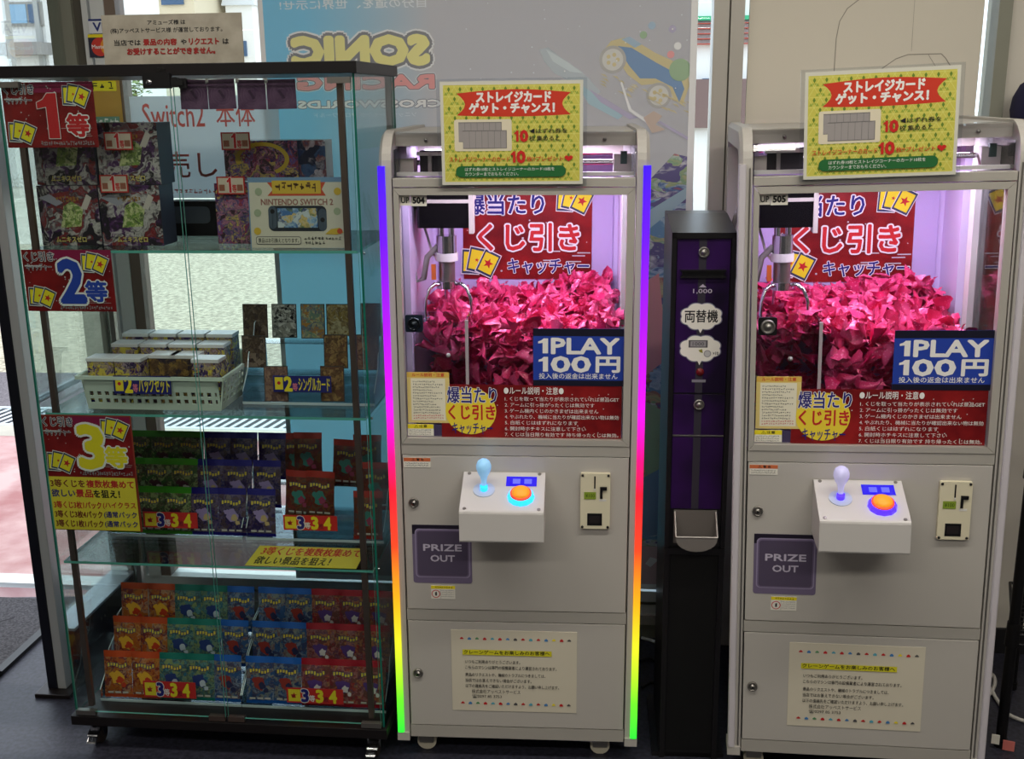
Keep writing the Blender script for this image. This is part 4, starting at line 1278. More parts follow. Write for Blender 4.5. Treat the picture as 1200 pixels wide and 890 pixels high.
slips(m2, MB_, 'the claw machine with plain unlit posts', 'pink tickets in the unlit claw machine', lambda x, y: 1.050 + 0.03 * (y / 0.5) + 0.035 * math.exp(-((x - 0.14) ** 2 + (y - 0.42) ** 2) / 0.008) - 0.02 * max(0, x - 0.12) / 0.1 * (1 - y / 0.5) + 0.012 * sin(x * 27) * cos(y * 25), 47)

# ------------------------------------------------------------------ green card-chance signs standing on the machines
def chance_sign():
    W_, H_ = 0.292, 0.208
    s = Sheet(W_, H_, mat('laminate_rim', (214, 212, 198), 0.25))
    s.rect(0.022, 0.03, 0.978, 0.965, mat('sign_yellow', (206, 198, 88), 0.35))
    G1 = mat('sign_green', (150, 168, 62), 0.35); G2 = mat('sign_dark_green', (104, 134, 48), 0.35); LN = mat('sign_line', (226, 224, 130), 0.35)
    nx = 12
    cw = 0.956 * W_ / nx
    chh = cw * 0.82
    rows = int(0.935 * H_ / chh)
    y1, y2 = s.ly(), s.ly()
    for j in range(rows + 1):
        for i in range(nx + 1):
            x = 0.022 * W_ + cw * (i + (0.5 if j % 2 else 0.0)); z = 0.03 * H_ + chh * (j + 0.45)
            if x > 0.978 * W_ - 0.3 * cw or x < 0.022 * W_ + 0.3 * cw or z > 0.965 * H_ - 0.3 * chh: continue
            for a0 in (90, 210, 330):
                a = radians(a0)
                c_, s_ = cos(a), sin(a)
                L = cw * 0.47
                ex, ez = x + c_ * L, z + s_ * L
                nx_, nz_ = -s_ * cw * 0.13, c_ * cw * 0.13
                s.add([(x, y1, z), (x + c_ * L * .55 + nx_, y1, z + s_ * L * .55 + nz_), (ex, y1, ez), (x + c_ * L * .55 - nx_, y1, z + s_ * L * .55 - nz_)], [(0, 1, 2, 3)], G2 if a0 == 90 else G1)
    for j in range(rows + 1):
        z = 0.03 * H_ + chh * j
        s.add([(0.022 * W_, y2, z), (0.978 * W_, y2, z), (0.978 * W_, y2, z + 0.0007), (0.022 * W_, y2, z + 0.0007)], [(0, 1, 2, 3)], LN)
    y3 = s.ly()
    X0, X1, Z0, Z1 = 0.022 * W_, 0.978 * W_, 0.03 * H_, 0.965 * H_
    sl = 2 * chh / cw
    for sg in (1, -1):
        for i in range(-14, 28):
            xs = X0 + cw * i
            pts = []
            for zz in (Z0, Z1):
                pts.append((xs + sg * (zz - Z0) / sl, zz))
            (xa, za), (xb, zb) = pts
            def clip(xa, za, xb, zb):
                t0, t1 = 0.0, 1.0
                for lim, sign in ((X0, 1), (X1, -1)):
                    a_, b_ = sign * (xa - lim), sign * (xb - lim)
                    if a_ < 0 and b_ < 0: return None
                    if a_ < 0: t0 = max(t0, a_ / (a_ - b_))
                    if b_ < 0: t1 = min(t1, a_ / (a_ - b_))
                return (t0, t1) if t1 - t0 > 0.01 else None
            c_ = clip(xa, za, xb, zb)
            if c_:
                p0 = (xa + (xb - xa) * c_[0], za + (zb - za) * c_[0]); p1 = (xa + (xb - xa) * c_[1], za + (zb - za) * c_[1])
                s.add([(p0[0] - .0004, y3, p0[1]), (p0[0] + .0004, y3, p0[1]), (p1[0] + .0004, y3, p1[1]), (p1[0] - .0004, y3, p1[1])], [(0, 1, 2, 3)], LN)
    rb_ = mat('ribbon_red', (206, 58, 38), 0.4)
    top_, bot = [], []
    for k in range(13):
        t = k / 12
        top_.append((0.115 + 0.80 * t, 0.885 + 0.035 * sin(pi * t) + 0.0 * t)); bot.append((0.115 + 0.80 * t, 0.675 - 0.015 * sin(pi * t) + 0.0))
    lf = [(0.115 + 0.06 * sin(pi * k / 6), 0.675 + 0.21 * k / 6) for k in range(1, 6)]
    rt = [(0.915 - 0.06 * sin(pi * k / 6), 0.885 - 0.21 * k / 6) for k in range(1, 6)]
    s.shape(bot + rt[::-1] + top_[::-1] + lf[::-1], rb_)
    s.text('ストレイジカード', 0.255, 0.80, 0.775, 0.895, TWHITE, 0.06)
    s.text('ゲット・チャンス！', 0.205, 0.695, 0.80, 0.79, TWHITE, 0.06)
    s.rrect(0.095, 0.33, 0.50, 0.635, 0.004, mat('ticket_ground', (226, 216, 190), 0.4))
    TK, TL_ = mat('ticket_grey', (158, 152, 150), 0.5), mat('ticket_line', (128, 124, 124), 0.5)
    for (a, c_, d_, e_) in ((0.125, 0.42, 0.43, 0.61), (0.155, 0.355, 0.465, 0.53)):
        s.rect(a, c_, d_, e_, TK); s.rect(a, c_, d_, c_ + 0.006, TL_); s.rect(d_ - 0.006, c_, d_, e_, TL_)
        for k in range(1, 7): s.rect(a + (d_ - a) * k / 7, c_, a + (d_ - a) * k / 7 + 0.003, e_, TL_)
        s.rect(a, e_ - 0.006, d_, e_, TL_)
    R2 = mat('sign_red', (204, 40, 36), 0.4)
    one(s, 0.518, 0.42, 0.548, 0.525, R2); s.text('0', 0.560, 0.42, 0.612, 0.525, R2, 0.05)
    s.text('◀はずれ券を', 0.625, 0.495, 0.89, 0.545, INK, 0.012); s.text('枚 集めると…', 0.622, 0.425, 0.88, 0.475, INK, 0.012)
    s.text('ストレイジコーナーのカード', 0.055, 0.225, 0.485, 0.275, R2, 0.012); one(s, 0.492, 0.215, 0.525, 0.325, R2); s.text('0', 0.537, 0.215, 0.592, 0.325, R2, 0.05); s.text('枚!!プレゼント', 0.605, 0.225, 0.86, 0.275, R2, 0.012)
    hx_ = [(0.90 + 0.030 * sin(t) ** 3, 0.255 + 0.034 * (13 * cos(t) - 5 * cos(2 * t) - 2 * cos(3 * t) - cos(4 * t)) / 16) for t in [2 * pi * k / 24 for k in range(24)]]
    s.shape(hx_[::-1], R2)
    s.rrect(0.10, 0.075, 0.88, 0.185, 0.0105, mat('pill_green', (38, 104, 54), 0.4))
    s.text('はずれ券10枚とストレイジコーナーのカード10枚を', 0.165, 0.135, 0.80, 0.170, TWHITE, 0.006); s.text('カウンターまでおもちください。', 0.165, 0.088, 0.545, 0.124, TWHITE, 0.006)
    return s
cs = chance_sign()
# clear stand behind it
t1 = empty('card_sign', 'green and yellow card-chance sign on the claw machine with lit rainbow tubes', 'sign', MA, -0.1485, -0.012, 1.3705)
o = cs.build('printed_card', t1)
b = MB(); b.box(-0.008, 0.300, 0.0013, 0.0028, -0.004, 0.213, ACRYL); b.build('clear_sleeve', t1)
x2, z2 = onp(MB_, 943, 212, -0.012)
t2 = dup(t1, MB_, x2 - 0.003, -0.012, z2 + 0.002, 0, -0.035, 0, 'green and yellow card-chance sign on the claw machine with unlit posts, by the blank board')

# ------------------------------------------------------------------ money changer on its stand
t = empty('money_changer', 'slim black money changer with purple front between the two claw machines', 'money changer', CHG, 0, 0, 0)
CB = mat('changer_black', (20, 18, 20), 0.3, spec=0.5)
zt_f, zt_b, dp, hw_ = 1.264, 1.276, 0.24, 0.068
b = MB()
b.box(-hw_, hw_, 0.0, dp, 0.0, 0.545, CB)
b.box(-hw_ + .014, hw_ - .014, -0.0012, 0.0, 0.02, 0.525, mat('changer_recess', (8, 7, 8), 0.5)); b.box(-hw_, -hw_ + .012, -0.006, 0.0, 0, 0.545, CB); b.box(hw_ - .012, hw_, -0.006, 0.0, 0, 0.545, CB)
b.box(-hw_, hw_, -0.010, 0.002, 0.530, 0.545, CB)
b.box(-0.085, 0.085, 0.0, 0.26, 0.0, 0.012, CB)
b.build('stand', t)
b = MB(); b.prism([(0.0, 0.546), (0.0, zt_f), (dp * 0.72, zt_b + 0.01), (dp, zt_b + 0.01), (dp, 0.546)], -hw_, hw_, CB, 'x')
for sgn in (-1, 1):
    x0, x1 = sorted((sgn * hw_, sgn * (hw_ - 0.010))); b.box(x0, x1, -0.008, 0.0, 0.546, zt_f, CB)
b.box(-hw_, hw_, -0.008, 0.0, zt_f - 0.012, zt_f, CB)
body = b.build('body', t)
VIO = speckle('violet_front', (24, 12, 38), (52, 20, 80), 7, 0.3, 0.0, 2)
b = MB(); b.box(-0.056, 0.056, -0.003, 0.0, 0.912, 1.250, VIO); b.box(-0.010, 0.006, -0.0034, -0.003, 0.912, 1.250, mat('stripe_grey', (52, 48, 58), 0.4)); fp = b.build('bill_panel', t, 0.001)
b = MB(); b.box(-0.056, 0.056, -0.003, 0.0, 0.815, 0.908, VIO); b.box(-0.010, 0.006, -0.0034, -0.003, 0.815, 0.908, mat('stripe_grey')); b.box(-0.056, 0.056, -0.005, -0.003, 0.812, 0.815, STEEL); fp2 = b.build('lock_panel', t, 0.001)
b = MB(); b.box(-0.056, 0.056, -0.003, 0.0, 0.640, 0.810, VIO); b.box(-0.010, 0.006, -0.0034, -0.003, 0.640, 0.810, mat('stripe_grey')); b.build('lower_panel', t, 0.001)
for (z, par) in ((1.222, fp), (0.885, fp2)):
    b = MB(); b.lathe([(0.012, 0), (0.012, 0.004), (0.009, 0.006), (0.009, 0.004), (0.005, 0.004), (0.005, 0.008), (0, 0.008)], (0.0, -0.003, z), STEEL, 'y'); b.build('lock', par)
b = MB(); b.box(-0.045, 0.045, -0.009, -0.003, 1.172, 1.182, mat('slot_black', (10, 10, 12), 0.3)); b.box(-0.048, 0.048, -0.012, -0.003, 1.182, 1.185, CB); b.box(-0.048, 0.048, -0.012, -0.003, 1.168, 1.172, CB); b.build('bill_slot', fp)
s = Sheet(0.1, 0.03, VIO, 0.0002); s.v, s.f, s.mi, s.ms, s.sm = [], [], [], [], []
s.text('1,000', 0.30, 0.15, 0.70, 0.5, mat('panel_letter', (190, 180, 196), 0.5), 0.012); s.shape([(0.42, 0.62), (0.58, 0.62), (0.50, 0.85)], mat('panel_letter'))
o = s.build('value_lettering', fp); o.location = (-0.05, -0.0036, 1.128)
def bubble(name, zc, fn):
    s = Sheet(0.098, 0.075, PAPER, 0.0002); s.v, s.f, s.mi, s.ms, s.sm = [], [], [], [], []
    pts = [(0.049 + (0.041 + 0.004 * abs(sin(4 * a))) * cos(a), 0.043 + (0.026 + 0.004 * abs(sin(4 * a))) * sin(a)) for a in [2 * pi * k / 64 for k in range(64)]]
    ink = [(0.049 + (x - 0.049) * 1.05, 0.043 + (z - 0.043) * 1.07) for x, z in pts]
    tail = [(0.040, 0.022), (0.056, 0.022), (0.048, 0.006)]
    s.poly(ink, s.ly(), mat('bubble_ink', (120, 116, 140), 0.5)); s.poly(tail, s.ly(), PAPER); s.poly(pts, s.ly(), PAPER)
    fn(s)
    o = s.build(name, fp); o.location = (-0.050, -0.0036, zc - 0.043)
bubble('speech_sticker', 1.083, lambda s: s.text('両替機', 0.14, 0.40, 0.86, 0.76, INK, 0.02))
def coins(s):
    s.rect(0.24, 0.60, 0.66, 0.82, DGREY); s.rect(0.28, 0.63, 0.62, 0.79, GREY); s.text('1000', 0.33, 0.66, 0.58, 0.76, DGREY, 0.02)
    s.shape([(0.46, 0.52), (0.54, 0.56), (0.56, 0.44), (0.50, 0.46)], mat('arrow_olive', (140, 136, 40), 0.5)); s.disc(0.66, 0.42, 0.008, GREY); s.disc(0.66, 0.42, 0.006, mat('coin_pale', (190, 188, 186), 0.4)); s.text('×10', 0.78, 0.38, 0.90, 0.48, INK, 0.02)
bubble('coin_sticker', 1.012, coins)
b = MB(); b.lathe([(0.009, 0), (0.008, 0.003), (0, 0.004)], (0.0, -0.003, 0.959), mat('lamp_red', (110, 24, 26), 0.3), 'y', 16); b.build('red_lamp', fp)
s = Sheet(0.03, 0.006, mat('tiny_plate', (130, 126, 136), 0.4), 0.0005); o = s.build('small_plate', fp); o.location = (-0.017, -0.0036, 0.936)
# coin tray
b = MB()
TG = mat('tray_grey', (118, 112, 108), 0.4)
b.box(-0.048, 0.048, -0.003, -0.0005, 0.556, 0.636, mat('tray_back', (104, 98, 94), 0.5))
pts = []
n = 12
rows = []
for j in range(6):
    t_ = j / 5
    rr = []
    for k in range(n + 1):
        a = pi + pi * k / n
        rx, rz_ = 0.046, 0.03
        y = -0.050 * t_ ** 0.8
        rr.append((rx * cos(a), y, 0.585 + rz_ * sin(a) + 0.0 * t_))
    rows.append([(-0.046, rr[0][1], 0.634 if j == 0 else 0.634 - 0.045 * t_)] + rr + [(0.046, rr[0][1], 0.634 if j == 0 else 0.634 - 0.045 * t_)])
m_ = len(rows[0])
vs = [p for r in rows for p in r]
b.add(vs, [(j * m_ + k, j * m_ + k + 1, (j + 1) * m_ + k + 1, (j + 1) * m_ + k) for j in range(5) for k in range(m_ - 1)], TG, True)
front = rows[-1]
b.add(front, [list(range(m_))], TG)
for sgn in (-1, 1):
    b.tube([(sgn * 0.046, 0.0, 0.634), (sgn * 0.046, -0.050, 0.590)], 0.0018, mat('tray_rim', (188, 182, 176), 0.4), 6)
b.tube([(-0.046, -0.050, 0.590), (0.046, -0.050, 0.590)], 0.0018, mat('tray_rim'), 6)
b.build('coin_tray', t)

# ================================================================== glass display case
def onz_case(px, py, z):
    r = pray(px, py)
    P = r * ((z - EYE) / r.z)
    q = fmat(CASE).inverted() @ Vector((P.x, P.y, z))
    return q.x, q.y
CD = 0.40
CASEK = mat('case_black', (20, 16, 17), 0.4, spec=0.4)
root = empty('display_case', 'tall glass display case on castors with black lid and base, full of card packs', 'display case', CASE)
b = MB(); b.box(-0.392, 0.392, -0.012, CD + 0.008, 0.0735, 0.098, CASEK); b.build('base', root, 0.001)
b = MB(); b.box(-0.40, 0.392, -0.008, CD + 0.006, 1.5975, 1.6215, CASEK); b.build('lid', root, 0.001)
def pane(mb, x0, x1, y0, y1, z0, z1, edge):
    """glass sheet: clear faces, green cut edges; thickness is the thinnest side"""
    t = min((x1 - x0, 'x'), (y1 - y0, 'y'), (z1 - z0, 'z'))[1]
    faces = {'x': ('left', 'right'), 'y': ('front', 'back'), 'z': ('bottom', 'top')}[t]
    allf = ('bottom', 'top', 'front', 'right', 'back', 'left')
    return faces, tuple(f for f in allf if f not in faces)
def add_pane(x0, x1, y0, y1, z0, z1, name, par, g=PANE, e=GEDGE):
    b = MB()
    faces, rest = pane(b, x0, x1, y0, y1, z0, z1, e)
    b.box(x0, x1, y0, y1, z0, z1, g, skip=rest)
    b.box(x0, x1, y0, y1, z0, z1, e, skip=faces)
    return b.build(name, par)
for sgn in (-1, 1):
    x0, x1 = sorted((sgn * 0.385, sgn * 0.380))
    add_pane(x0, x1, 0.002, CD, 0.098, 1.5975, 'side_pane', root)
add_pane(-0.379, 0.379, CD - 0.005, CD, 0.098, 1.5975, 'back_pane', root)
for sgn in (-1, 1):
    b = MB(); x0, x1 = sorted((sgn * 0.379, sgn * 0.366)); b.box(x0, x1, CD - 0.022, CD - 0.006, 0.098, 1.5975, STEEL); b.build('rear_post', root)
for (xa, xb, hs) in ((-0.377, -0.0035, -1), (0.0035, 0.377, 1)):
    dr = add_pane(xa, xb, -0.005, 0.0, 0.108, 1.588, 'door', root, PANE, GEDGEL)
    x = hs * 0.350
    b = MB(); b.box(x - 0.0065, x + 0.0065, 0.013, 0.024, 0.112, 1.586, BRONZE); b.build('door_post', dr)
    for z0, z1 in ((0.100, 0.112), (1.578, 1.590)):
        b = MB(); x0, x1 = sorted((hs * 0.378, hs * 0.330)); b.box(x0, x1, -0.0085, 0.004, z0, z1, STEEL); b.build('hinge', dr)
    b = MB(); x0, x1 = sorted((hs * 0.004, hs * 0.044)); b.box(x0, x1, -0.0085, 0.004, 0.100, 0.1125, BRONZE); b.build('magnet_plate', dr)
b = MB()
b.rbox(-0.054, 0.004, -0.020, -0.006, 1.572, 1.604, 0.004, BLACK); b.rbox(0.004, 0.020, -0.017, -0.006, 1.574, 1.594, 0.003, BLACK); b.box(0.020, 0.036, -0.014, -0.006, 1.572, 1.592, BLACK); b.box(0.006, 0.030, -0.018, -0.016, 1.578, 1.589, mat('lock_gap', (6, 6, 6), 0.6))
b.rbox(-0.026, -0.008, -0.012, -0.006, 1.600, 1.614, 0.003, ACRYL)
lk = b.build('case_lock', root)
b = MB(); b.lathe([(0.006, 0), (0.006, 0.002), (0, 0.0022)], (-0.040, -0.020, 1.585), CHROME, 'y', 14); b.build('keyhole', lk)
SH = [1.231, 0.860, 0.495]
for z in SH:
    s_ = add_pane(-0.372, 0.372, 0.010, CD - 0.024, z - 0.003, z + 0.003, 'shelf', root, SHELFG, GEDGEL)
    for x in (-0.376, 0.376):
        for y in (0.04, CD - 0.05):
            b = MB(); b.cyl((x - 0.005, y, z - 0.006), (x + 0.005, y, z - 0.006), 0.003, CHROME, seg=8); b.build('shelf_peg', s_)
for (x, y, front) in ((-0.350, 0.035, 1), (0.350, 0.035, 1), (-0.350, CD - 0.04, 0), (0.350, CD - 0.04, 0)):
    b = MB()
    b.box(x - 0.022, x + 0.022, y - 0.02, y + 0.02, 0.069, 0.0735, CHROME)
    b.prism([(y - 0.014, 0.069), (y + 0.016, 0.069), (y + 0.008, 0.022), (y - 0.004, 0.022)], x - 0.016, x - 0.012, CHROME, 'x')
    b.prism([(y - 0.014, 0.069), (y + 0.016, 0.069), (y + 0.008, 0.022), (y - 0.004, 0.022)], x + 0.012, x + 0.016, CHROME, 'x')
    b.prism([(y - 0.012, 0.050), (y - 0.034, 0.040), (y - 0.036, 0.036), (y - 0.012, 0.043)], x - 0.012, x + 0.014, CHROME, 'x')
    b.prism([(y - 0.010, 0.036), (y - 0.038, 0.022), (y - 0.040, 0.018), (y - 0.010, 0.028)], x - 0.014, x + 0.008, CHROME, 'x')
    ca = b.build('castor', root, 0.0008)
    b = MB(); b.cyl((x - 0.010, y + 0.002, 0.024), (x + 0.010, y + 0.002, 0.024), 0.024, mat('castor_tyre', (52, 44, 40), 0.6), seg=20); b.build('castor_wheel', ca)

# ------------------------------------------------------------------ booster packs
KINDS = {
    'orange': ((178, 66, 22), [(206, 96, 40), (232, 188, 84), (140, 36, 30), (86, 48, 96), (226, 208, 170), (210, 130, 40)]),
    'teal': ((8, 104, 92), [(60, 120, 170), (214, 206, 150), (30, 70, 100), (150, 190, 200), (90, 60, 90), (220, 200, 120)]),
    'blue': ((20, 84, 164), [(190, 96, 60), (226, 206, 150), (40, 60, 110), (120, 70, 60), (210, 200, 190), (70, 100, 140)]),
    'red': ((150, 16, 34), [(190, 60, 60), (226, 206, 120), (70, 60, 120), (214, 190, 170), (150, 40, 60), (120, 110, 90)]),
    'green': ((58, 140, 34), [(200, 190, 186), (90, 36, 60), (60, 46, 60), (214, 204, 160), (130, 60, 90), (56, 80, 50)]),
    'navy': ((26, 22, 108), [(44, 44, 110), (190, 170, 120), (90, 60, 110), (30, 26, 60), (170, 150, 160), (120, 90, 60)]),
    'crimson': ((150, 44, 34), [(110, 30, 40), (60, 90, 90), (140, 110, 40), (60, 30, 50), (150, 70, 60), (90, 60, 30)]),
}
def pack_mesh(kind):
    crimp, cols = KINDS[kind]
    cols = [tuple(v * 0.60 + k * 0.30 for v, k in zip(c, crimp)) for c in cols]
    cm_ = mat('pack_crimp_' + kind, tuple(min(255, v * 1.12) for v in crimp), 0.25, metal=0.3)
    am = art('pack_art_' + kind, cols, 95, 0.28, 0.15)
    W_, H_, T = 0.0728, 0.120, 0.011
    b = MB()
    nx, nz = 6, 10
    zs = [0, 0.008] + [0.008 + (H_ - 0.024) * k / 8 for k in range(1, 9)] + [H_]
    nz = len(zs) - 1
    def P(i, j, sg):
        u = i / nx; z = zs[j]; v = z / H_
        bul = T * (max(0, sin(pi * u)) ** 0.55) * (max(0, sin(pi * min(1, max(0, (z - 0.009) / (H_ - 0.018))))) ** 0.5) * 0.5
        pinch = 0.0012 * sin(pi * v) 
        return ((u - 0.5) * (W_ - 2 * pinch), sg * bul + (0.0008 if j in (0, nz) and i % 2 else 0), z)
    for sg, flip in ((-1, False), (1, True)):
        vs = [P(i, j, sg) for j in range(nz + 1) for i in range(nx + 1)]
        for mt, js in ((cm_, (0, nz - 1)), (am if sg < 0 else cm_, range(1, nz - 1))):
            fs = []
            for j in js:
                for i in range(nx):
                    q = (j * (nx + 1) + i, j * (nx + 1) + i + 1, (j + 1) * (nx + 1) + i + 1, (j + 1) * (nx + 1) + i)
                    fs.append(q[::-1] if flip else q)
            b.add(vs, fs, mt, True)
    # printed figure, title lettering and a light foot panel
    rng = random.Random(kind)
    y = -T * 0.5 - 0.0006
    acc = {'orange': ((232, 176, 50), (196, 60, 30)), 'teal': ((40, 60, 120), (190, 200, 210)), 'blue': ((150, 50, 40), (40, 44, 80)), 'red': ((90, 60, 130), (220, 210, 210)), 'green': ((70, 30, 44), (190, 186, 180)), 'navy': ((160, 140, 190), (196, 170, 120)), 'crimson': ((60, 130, 120), (150, 60, 90))}[kind]
    for q, (cx_, cz_, rr_) in enumerate(((0.0, 0.052, 0.019), (0.006, 0.046, 0.011), (-0.013, 0.060, 0.008), (0.016, 0.034, 0.007))):
        pts = [(cx_ + rr_ * rng.uniform(0.55, 1.1) * cos(2 * pi * k / 11), y + 0.0004 - 0.0001 * q, cz_ + rr_ * rng.uniform(0.6, 1.1) * sin(2 * pi * k / 11)) for k in range(11)]
        b.add(pts, [list(range(11))], mat('pack_fig_%s%d' % (kind, q % 2), acc[q % 2], 0.3))
    ym = mat('pack_title', (226, 200, 70), 0.35); yd = mat('pack_title_edge', (40, 50, 110), 0.35)
    for mt, gr, yy in ((yd, 0.0012, y), (ym, 0.0, y - 0.0002)):
        for k in range(7):
            x = -0.024 + 0.0072 * k; zz = 0.080 + 0.003 * sin(k * 1.1)
            hh = 0.0075 + 0.002 * (k % 3 == 0)
            b.add([(x - gr, yy, zz - gr), (x + 0.005 + gr, yy, zz + 0.001 - gr), (x + 0.005 + gr, yy, zz + hh + gr), (x - gr, yy, zz + hh + gr)], [(0, 1, 2, 3)], mt)
    y -= 0.0004
    fm = mat('pack_strip', (206, 200, 190), 0.4)
    for k in range(3):
        b.add([(-0.026 + 0.019 * k, y + 0.0022, 0.012), (-0.012 + 0.019 * k, y + 0.0022, 0.012), (-0.012 + 0.019 * k, y + 0.0016, 0.0165), (-0.026 + 0.019 * k, y + 0.0016, 0.0165)], [(0, 1, 2, 3)], fm)
    return b
_packs = {}
ORD = ['first', 'second', 'third', 'fourth', 'fifth', 'sixth']
def pack(kind, x, y, z, label, group, rx=-0.17, rz=0.0, ry=0.0):
    if kind not in _packs:
        o = pack_mesh(kind).build('card_pack')
        _packs[kind] = o
        put(o, CASE, x, y, z, rz, ry, rx)
        return tag(o, label, 'card pack', group)
    o = _packs[kind].copy()
    COL.objects.link(o)
    put(o, CASE, x, y, z, rz, ry, rx)
    return tag(o, label, 'card pack', group)

EDGEM = glass('bright_acrylic_edge', (206, 226, 226), 6.0, 0.05)
EDGEW = mat('acrylic_lit_edge', (196, 212, 214), 0.15, spec=0.8)
def tray(x0, x1, y0, z0, steps, label, dy=0.062, dz=0.063):
    """clear stepped acrylic stand"""
    t = empty('acrylic_stand', label, 'stand', CASE, (x0 + x1) / 2, y0, z0)
    w_ = (x1 - x0) / 2
    L = dy * steps + 0.02
    for sgn in (-1, 1):
        b = MB(); xa, xb = sorted((sgn * w_, sgn * (w_ - 0.002)))
        prof = [(0.0, 0.0), (L, 0.0), (L, dz * (steps - 1) + 0.055), (L - 0.03, dz * (steps - 1) + 0.055)] + [p for k in range(steps - 1, 0, -1) for p in ((dy * k + 0.004, dz * k + 0.045), (dy * k - 0.012, dz * (k - 1) + 0.07))] + [(0.0, 0.03)]
        b.prism(prof, xa, xb, ACRYL, 'x')
        ed = [(0.0, y_, z_) for y_, z_ in prof[2:]] 
        xm = (xa + xb) / 2
        b.tube([(xm, y_, z_) for _, y_, z_ in ed], 0.0013, EDGEW, 5, smooth=False)
        b.build('side_panel', t)
    b = MB()
    b.box(-w_ + .002, w_ - .002, 0.0, L, 0.0, 0.002, ACRYL)
    b.box(-w_, w_, -0.002, 0.0, 0.0, 0.006, EDGEW)
    for k in range(1, steps):
        b.box(-w_ + .002, w_ - .002, dy * k - 0.012, dy * k + 0.04, dz * k - 0.002, dz * k, ACRYL)
        b.box(-w_ + .002, w_ - .002, dy * k - 0.014, dy * k - 0.012, 0.002, dz * k, ACRYL)
    b.build('steps', t)
    return t

# bottom of the case: two stands of fifteen packs
BASEZ = 0.0985
tray(-0.350, 0.0125, 0.062, BASEZ, 3, 'clear stepped stand of orange, teal and blue packs on the case floor')
tray(0.0145, 0.375, 0.062, BASEZ, 3, 'clear stepped stand of blue and red packs on the floor of the display case')
ROWN = ['front', 'middle', 'back']
def fill(x0, dx, cols, y0, z0, where, group, dy=0.062, dz=0.063, skip=(), rows=3, seed=0):
    r = random.Random(seed)
    for row in range(rows):
        for c, kind in enumerate(cols):
            if (row, c) in skip: continue
            pack(kind, x0 + dx * c + r.uniform(-.001, .001), y0 + dy * row + 0.014, z0 + dz * row + 0.003, f'{kind} pack, {ORD[c]} from left in the {ROWN[row]} row of {where}', group, -0.16, r.uniform(-.03, .03))
fill(-0.308, 0.0705, ['orange', 'orange', 'teal', 'teal', 'blue'], 0.062, BASEZ, 'the orange and teal stand', 'packs on the orange and teal stand', seed=1)
fill(0.056, 0.0700, ['blue', 'blue', 'red', 'red', 'red'], 0.062, BASEZ, 'the blue and red stand', 'packs on the blue and red stand', seed=2)
# third shelf
S3 = SH[2] + 0.0035
tray(-0.330, 0.010, 0.165, S3, 3, 'clear stepped stand of green and navy packs on the lowest glass shelf', 0.055, 0.055)
tray(0.020, 0.365, 0.165, S3, 3, 'clear stepped stand with gaps between its packs on the lowest glass shelf', 0.055, 0.055)
fill(-0.300, 0.0700, ['green', 'green', 'green', 'navy', 'navy'], 0.165, S3, 'the green and navy stand', 'packs on the green and navy stand', 0.055, 0.055, seed=3, skip=())
fill(0.055, 0.064, ['navy'], 0.165, S3, 'the half-empty stand', 'packs on the half-empty stand', 0.055, 0.055, seed=4)
W3 = 'the half-empty stand'
g3 = 'packs on the half-empty stand'
pack('crimson', 0.118, 0.290, S3 + 0.113, f'crimson card pack beside the navy column in the back row of {W3}', g3, -0.16)
pack('crimson', 0.150, 0.283, S3 + 0.118, f'crimson card pack overlapping its neighbour at the back of {W3}', g3, -0.14, 0.02)
pack('crimson', 0.140, 0.218, S3 + 0.042, f'crimson card pack leaning forward beside the navy column of {W3}', g3, -0.05, 0.0, 0.07)
pack('crimson', 0.195, 0.212, S3 + 0.044, f'crimson card pack leaning forward on {W3}, right of its twin', g3, -0.05, 0.0, 0.05)
pack('crimson', 0.245, 0.285, S3 + 0.100, f'crimson card pack standing apart in the back row of {W3}', g3, -0.16, 0.0, 0.05)
pack('crimson', 0.300, 0.290, S3 + 0.112, f'crimson card pack at the back behind the door post of {W3}', g3, -0.16)
pack('crimson', 0.332, 0.236, S3 + 0.058, f'crimson card pack in the middle row at the side pane end of {W3}', g3, -0.16)
pack('crimson', 0.322, 0.180, S3 + 0.003, f'crimson card pack in the front row at the side pane end of {W3}', g3, -0.16)

# ------------------------------------------------------------------ basket with boxed pack sets on the second shelf
S2 = SH[1] + 0.0035
BK = mat('basket_mint', (206, 222, 206), 0.45, spec=0.4)
bx0, bx1, by0, by1, bh = -0.285, 0.030, 0.045, 0.300, 0.080
t = empty('storage_basket', 'pale mint plastic basket of boxed pack sets on the second glass shelf', 'basket', CASE, (bx0 + bx1) / 2, by0, S2)
bw2 = (bx1 - bx0) / 2; bd = by1 - by0
def perforated(mb, O, U, V, nu, rows, th):
    """panel from O along U and V with rows of square holes: rows = [(v0, v1, hole share)]"""
    O, U, V = Vector(O), Vector(U), Vector(V)
    N = U.cross(V).normalized() * th
    def slab(u0, u1, v0, v1):
        c = [O + U * u0 + V * v0, O + U * u1 + V * v0, O + U * u1 + V * v1, O + U * u0 + V * v1]
        vs = [tuple(p) for p in c] + [tuple(p + N) for p in c]
        mb.add(vs, [(0, 1, 2, 3), (7, 6, 5, 4), (0, 4, 5, 1), (1, 5, 6, 2), (2, 6, 7, 3), (3, 7, 4, 0)], BK)
    v = 0.0
    for (a, c, hs) in rows:
        slab(0, 1, v, a)
        for k in range(nu):
            slab(k / nu, (k + 1 - hs) / nu, a, c)
        slab(1 - 0.3 / nu, 1, a, c)
        v = c
    slab(0, 1, v, 1)
rowsF = [(0.20, 0.33, 0.55), (0.42, 0.55, 0.55)]
b = MB(); fl_ = 0.012
perforated(b, (-bw2, 0, 0), (2 * bw2, 0, 0), (0, -fl_, bh), 17, rowsF + [(0.66, 0.86, 0.0)], -0.003)
b.build('front_wall', t)
